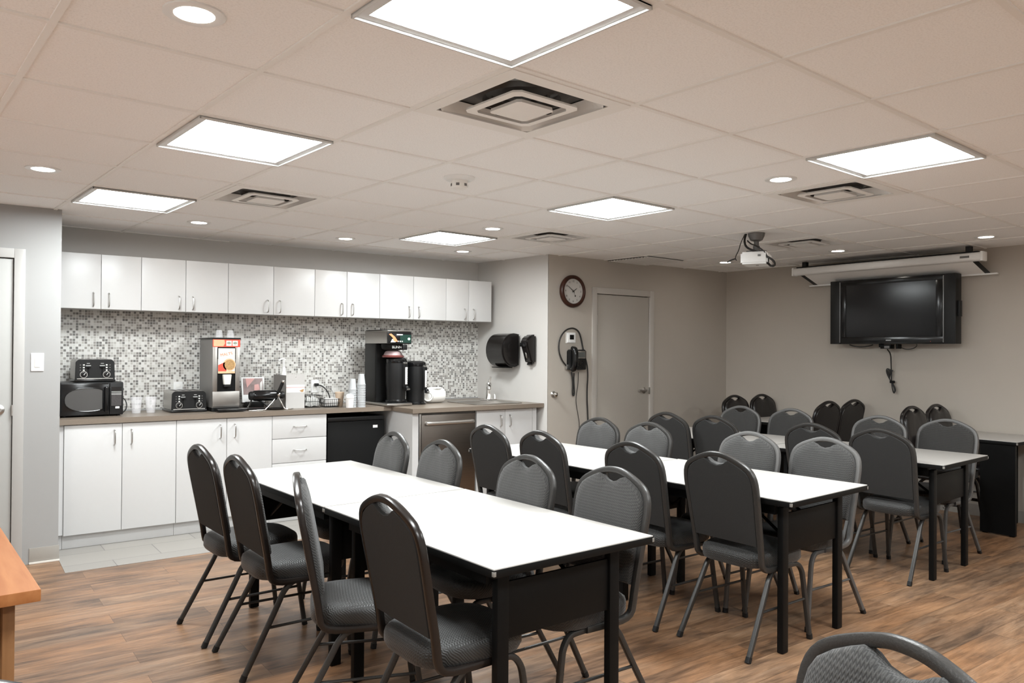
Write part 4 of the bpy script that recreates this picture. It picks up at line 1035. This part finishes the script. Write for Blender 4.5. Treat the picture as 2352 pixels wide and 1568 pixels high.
# ------------------------------------------------------------------ chairs
def chair_parts(label, mats, loc, rz, group):
    mf, ml, ms, mp, mb = mats
    t = thing('banquet_chair', label, 'chair', loc, rz, group)
    # seat cushion: rounded, deeper at the back, fuller at the front
    bm = B(); n = 36; rings = []
    def out(k, s):
        a = 2*PI*k/n; c, q = math.cos(a), math.sin(a); e = 3.2 if q > 0 else 4.5
        r = (abs(c)**e+abs(q)**e)**(-1/e)
        yy = max(-1, min(1, q*r))
        return ((.196+.018*yy)*s*r*c*(.90 if False else 1), .022+(.225*q*r if q > 0 else .205*q*r)*s)
    for s, z in ((.90, .398), (.97, .402), (1.0, .415), (1.0, .445), (.975, .462), (.90, .474), (.70, .481), (.4, .484)):
        rings.append([bm.verts.new((*out(k, s), z)) for k in range(n)])
    for a, b in zip(rings, rings[1:]):
        for k in range(n): bm.faces.new((a[k], a[(k+1) % n], b[(k+1) % n], b[k]))
    bm.faces.new(rings[0][::-1]); bm.faces.new(rings[-1])
    obj('seat', bm, ms, t)
    # back plane: v runs up the back, leaning to the rear
    def bp(u, z, d=0.):
        y = -.150-.090*max(0, (z-.47))/.47
        return (u, y+d, z+d*.26)
    sec = rsec(.027, .026, .007, 2)
    half = [(.187, .09, .394), (.188, -.03, .392), (.190, -.108, .394), (.192, -.142, .414)] + [bp(*q) for q in ((.193, .452), (.195, .50), (.199, .62), (.205, .74), (.206, .80), (.199, .842), (.181, .872), (.150, .893), (.110, .911), (.068, .926), (.035, .934))]
    P = half + [bp(0, .936)] + [(-x, y, z) for x, y, z in half[::-1]]
    obj('back_frame', sweep(B(), smooth_path(P, 1), sec, n0=(0, 0, 1)), mf, t)
    # padded back with the notch of the hand hole
    R_ = [(.183, .515), (.187, .62), (.192, .74), (.193, .80), (.186, .836), (.169, .864), (.141, .884), (.105, .902), (.076, .914), (.058, .908), (.036, .894), (0, .886)]
    ol = R_ + [(-u, z) for u, z in R_[-2::-1]]
    def slab(d0, d1, crown, m, name):
        bm = B()
        # inset ring + front bulge
        cen = (0, .68)
        rings = []
        for s, d in crown:
            rings.append([bm.verts.new(bp(cen[0]+(u-cen[0])*s, cen[1]+(z-cen[1])*s, d)) for u, z in ol])
        m_ = len(ol)
        for a, b in zip(rings, rings[1:]):
            for k in range(m_): bm.faces.new((a[k], a[(k+1) % m_], b[(k+1) % m_], b[k]))
        for rr in (rings[0][::-1], rings[-1]): bm.faces.new(rr)
        bmesh.ops.triangulate(bm, faces=[f for f in bm.faces if len(f.verts) > 4])
        return obj(name, bm, m, t)
    slab(0, 0, [(1.0, -.002), (1.0, .012), (.985, .022), (.95, .028), (.80, .033)], mp, 'backrest')
    slab(0, 0, [(1.0, -.0025), (1.0, -.010), (.985, -.014), (.8, -.015)], mb, 'back_cover')
    # legs
    ls = rsec(.023, .022, .006, 2)
    for s in (-1, 1):
        lp = smooth_path([(s*.176, .10, .388), (s*.178, .0, .388), (s*.181, -.045, .386), (s*.185, -.085, .345), (s*.188, -.105, .30), (s*.205, -.262, .012)], 2)
        obj('rear_leg', sweep(B(), lp, ls, n0=(s, 0, 0)), ml, t)
        obj('foot_cap', sweep(B(), [(s*.2042, -.255, .025), (s*.2055, -.267, .0005)], rsec(.025, .025, .006, 2), n0=(s, 0, 0)), 'black', t)
        fp_ = smooth_path([(s*.176, .02, .388), (s*.176, .12, .388), (s*.178, .165, .384), (s*.181, .195, .345), (s*.182, .203, .30), (s*.192, .245, .012)], 2)
        obj('front_leg', sweep(B(), fp_, ls, n0=(s, 0, 0)), ml, t)
        obj('foot_cap', sweep(B(), [(s*.1915, .243, .025), (s*.1925, .247, .0005)], rsec(.025, .025, .006, 2), n0=(s, 0, 0)), 'black', t)
        obj('stretcher', tube(B(), [(s*.193, -.155, .205), (s*.186, .216, .205)], .0065, 8, 0), ml, t)
    bm = tube(B(), [(-.178, -.03, .388), (.178, -.03, .388)], .009, 8, 0); tube(bm, [(-.176, .13, .388), (.176, .13, .388)], .009, 8, 0)
    obj('seat_frame', bm, ml, t)
    return t
GREY = ('frame', 'frame', 'seat', 'pad', 'backcloth')
LITE = ('framelite', 'framelite', 'seat', 'pad', 'backcloth')
DARK = ('framedark', 'frame', 'seat', 'pad', 'backcloth')
BLK = ('vinyl', 'framedark', 'vinyl', 'vinyl', 'vinyl')
protos = {}
def chair(kind, tx, ty, face, label, group, sc=None):
    """tx, ty: where the top of the back is; face: heading the sitter looks, degrees clockwise from +y"""
    f = (math.sin(R(face)), math.cos(R(face)))
    k = sc[2] if sc else 1.
    loc = (tx+.24*k*f[0], ty+.24*k*f[1], 0); rz = -R(face)
    if kind not in protos:
        protos[kind] = chair_parts(label, {'grey': GREY, 'lite': LITE, 'dark': DARK, 'black': BLK}[kind], loc, rz, group)
        if sc: protos[kind].scale = sc
        return protos[kind]
    r = dup(protos[kind], loc, rz, label, group, sc)
    return r
g = 'chairs around the nearest run of tables'
chair('dark', 1.057, 4.066, 88, 'dark framed chair on the door side of the nearest run, closest to the white cabinets', g)
chair('dark', 1.092, 3.575, 90, 'dark framed chair on the door side of the nearest run, second from the cabinets', g)
chair('dark', 1.127, 2.929, 112, 'dark framed chair seen edge-on, turned out from the door side of the nearest run', g)
chair('dark', 1.196, 2.322, 90, 'big dark framed chair on the door side, at the near end of the nearest run', g)
chair('grey', 2.168, 4.073, -86, 'grey stitched chair facing the camera in front of the black fridge', g)
chair('grey', 2.186, 3.564, -88, 'grey stitched chair facing the camera in front of the dishwasher', g)
chair('grey', 2.209, 2.84, -88, 'grey stitched chair behind the nearest run, second from its near end', g)
chair('grey', 2.28, 2.352, -90, 'grey stitched chair behind the nearest run, at its near end', g)
g = 'chairs around the middle run of tables'
chair('grey', 2.87, 4.15, 90, 'charcoal backed chair at the middle run, in front of the sink cabinet doors', g)
chair('grey', 2.922, 3.668, 90, 'charcoal backed chair at the middle run, second from the sink cabinet', g)
chair('grey', 2.985, 2.965, 90, 'charcoal backed chair at the middle run, beside the gap between its two tables', g)
chair('grey', 3.035, 2.437, 90, 'large charcoal backed chair at the near end of the middle run', g)
chair('grey', 3.88, 4.16, -90, 'grey stitched chair facing the camera in front of the telephone cable', g)
chair('grey', 3.915, 3.702, -90, 'grey stitched chair facing the camera in front of the far door', g)
chair('lite', 3.98, 2.932, -90, 'silver framed stitched chair behind the middle run, second from its near end', g)
chair('lite', 4.08, 2.496, -90, 'silver framed stitched chair behind the middle run, at its near end', g)
g = 'chairs around the run in front of the television'
chair('grey', 4.67, 4.245, 90, 'charcoal backed chair at the television run, half hidden beside the far door handle', g)
chair('grey', 4.735, 3.832, 90, 'charcoal backed chair at the television run, second from the far door', g)
chair('grey', 4.81, 3.06, 90, 'charcoal backed chair at the television run, third from the far door', g)
chair('grey', 4.84, 2.598, 90, 'charcoal backed chair at the near end of the television run', g)
chair('lite', 5.81, 4.385, -90, 'silver framed chair facing the camera below the wall corner', g)
chair('lite', 5.918, 3.945, -90, 'silver framed chair facing the camera, second from the wall corner', g)
chair('lite', 5.85, 3.13, -90, 'silver framed chair facing the camera below the hanging cable bundle', g)
chair('lite', 5.99, 2.694, -90, 'silver framed chair facing the camera at the near end of the television run', g)
g = 'black chairs at the tables against the television wall'
S_ = (1.0, 1.03, 1.03)
chair('black', 6.755, 5.20, 180, 'glossy black chair in the far corner, touching the wall edge', g, S_)
chair('black', 7.182, 5.17, 180, 'glossy black chair in the far corner, behind the white table', g, S_)
chair('black', 6.745, 4.105, 0, 'glossy black chair leaning over below the television, the shorter looking of the pair', g, S_)
chair('black', 7.192, 4.11, 0, 'glossy black chair standing tall below the television, next to its pair', g, S_)
chair('black', 6.745, 3.34, 180, 'narrow glossy black chair seen almost edge-on beneath the cable bundle', g, S_)
chair('black', 7.192, 3.345, 180, 'glossy black chair behind the silver framed chair at the near end', g, S_)
chair('grey', 1.320, .655, -78, 'very close grey stitched chair cut by the bottom edge of the frame', 'chairs close to the camera')
chair('dark', -.035, 1.41, 0, 'chair of which only the frame top shows in the bottom corner by the wooden desk', 'chairs close to the camera')

# ------------------------------------------------------------------ wooden desk at the left
t = thing('wooden_desk', 'light oak desk corner at the edge of the room by the left door', 'desk', (.243, 2.547, 0), .045)
obj('desktop', box(B(), -1.5, 0, 0, 1.55, .715, .75, .004), 'oak', t)
obj('side_panel', box(B(), -.085, -.055, .06, 1.45, .001, .715, .002), 'oakdark', t)
obj('front_panel', box(B(), -1.40, -.085, .10, .13, .10, .715, .002), 'oakdark', t)
obj('side_panel', box(B(), -1.44, -1.40, .06, 1.45, .001, .715, .002), 'oakdark', t)

# ------------------------------------------------------------------ world, camera, colour
w = bpy.data.worlds.new('room_world'); bpy.context.scene.world = w; w.use_nodes = True
w.node_tree.nodes['Background'].inputs[0].default_value = (.5, .5, .5, 1); w.node_tree.nodes['Background'].inputs[1].default_value = .0
cam = bpy.data.cameras.new('camera'); co = bpy.data.objects.new('camera', cam); C.objects.link(co)
cam.sensor_width = 36; cam.lens = 1786.35/2352*36; cam.shift_y = 4.904/2352; cam.clip_start = .02
yaw, pitch, roll = .702225-TH, .0084676, .007
f = Vector((math.sin(yaw)*math.cos(pitch), math.cos(yaw)*math.cos(pitch), math.sin(pitch)))
r = Vector((math.cos(yaw), -math.sin(yaw), 0)); u = r.cross(f)
r2 = r*math.cos(roll)+u*math.sin(roll); u2 = -r*math.sin(roll)+u*math.cos(roll)
co.matrix_world = Matrix(((r2.x, u2.x, -f.x, 0), (r2.y, u2.y, -f.y, 0), (r2.z, u2.z, -f.z, CAMZ), (0, 0, 0, 1)))
sc = bpy.context.scene; sc.camera = co
vs = sc.view_settings
vs.view_transform = 'Standard'; vs.look = 'None'; vs.gamma = 1.; vs.use_curve_mapping = False; vs.exposure = 2.2
sc.cycles.max_bounces = 10; sc.cycles.diffuse_bounces = 6; sc.cycles.glossy_bounces = 4
sc.cycles.sample_clamp_indirect = 6.
sc.cycles.use_denoising = True; sc.cycles.adaptive_threshold = .015
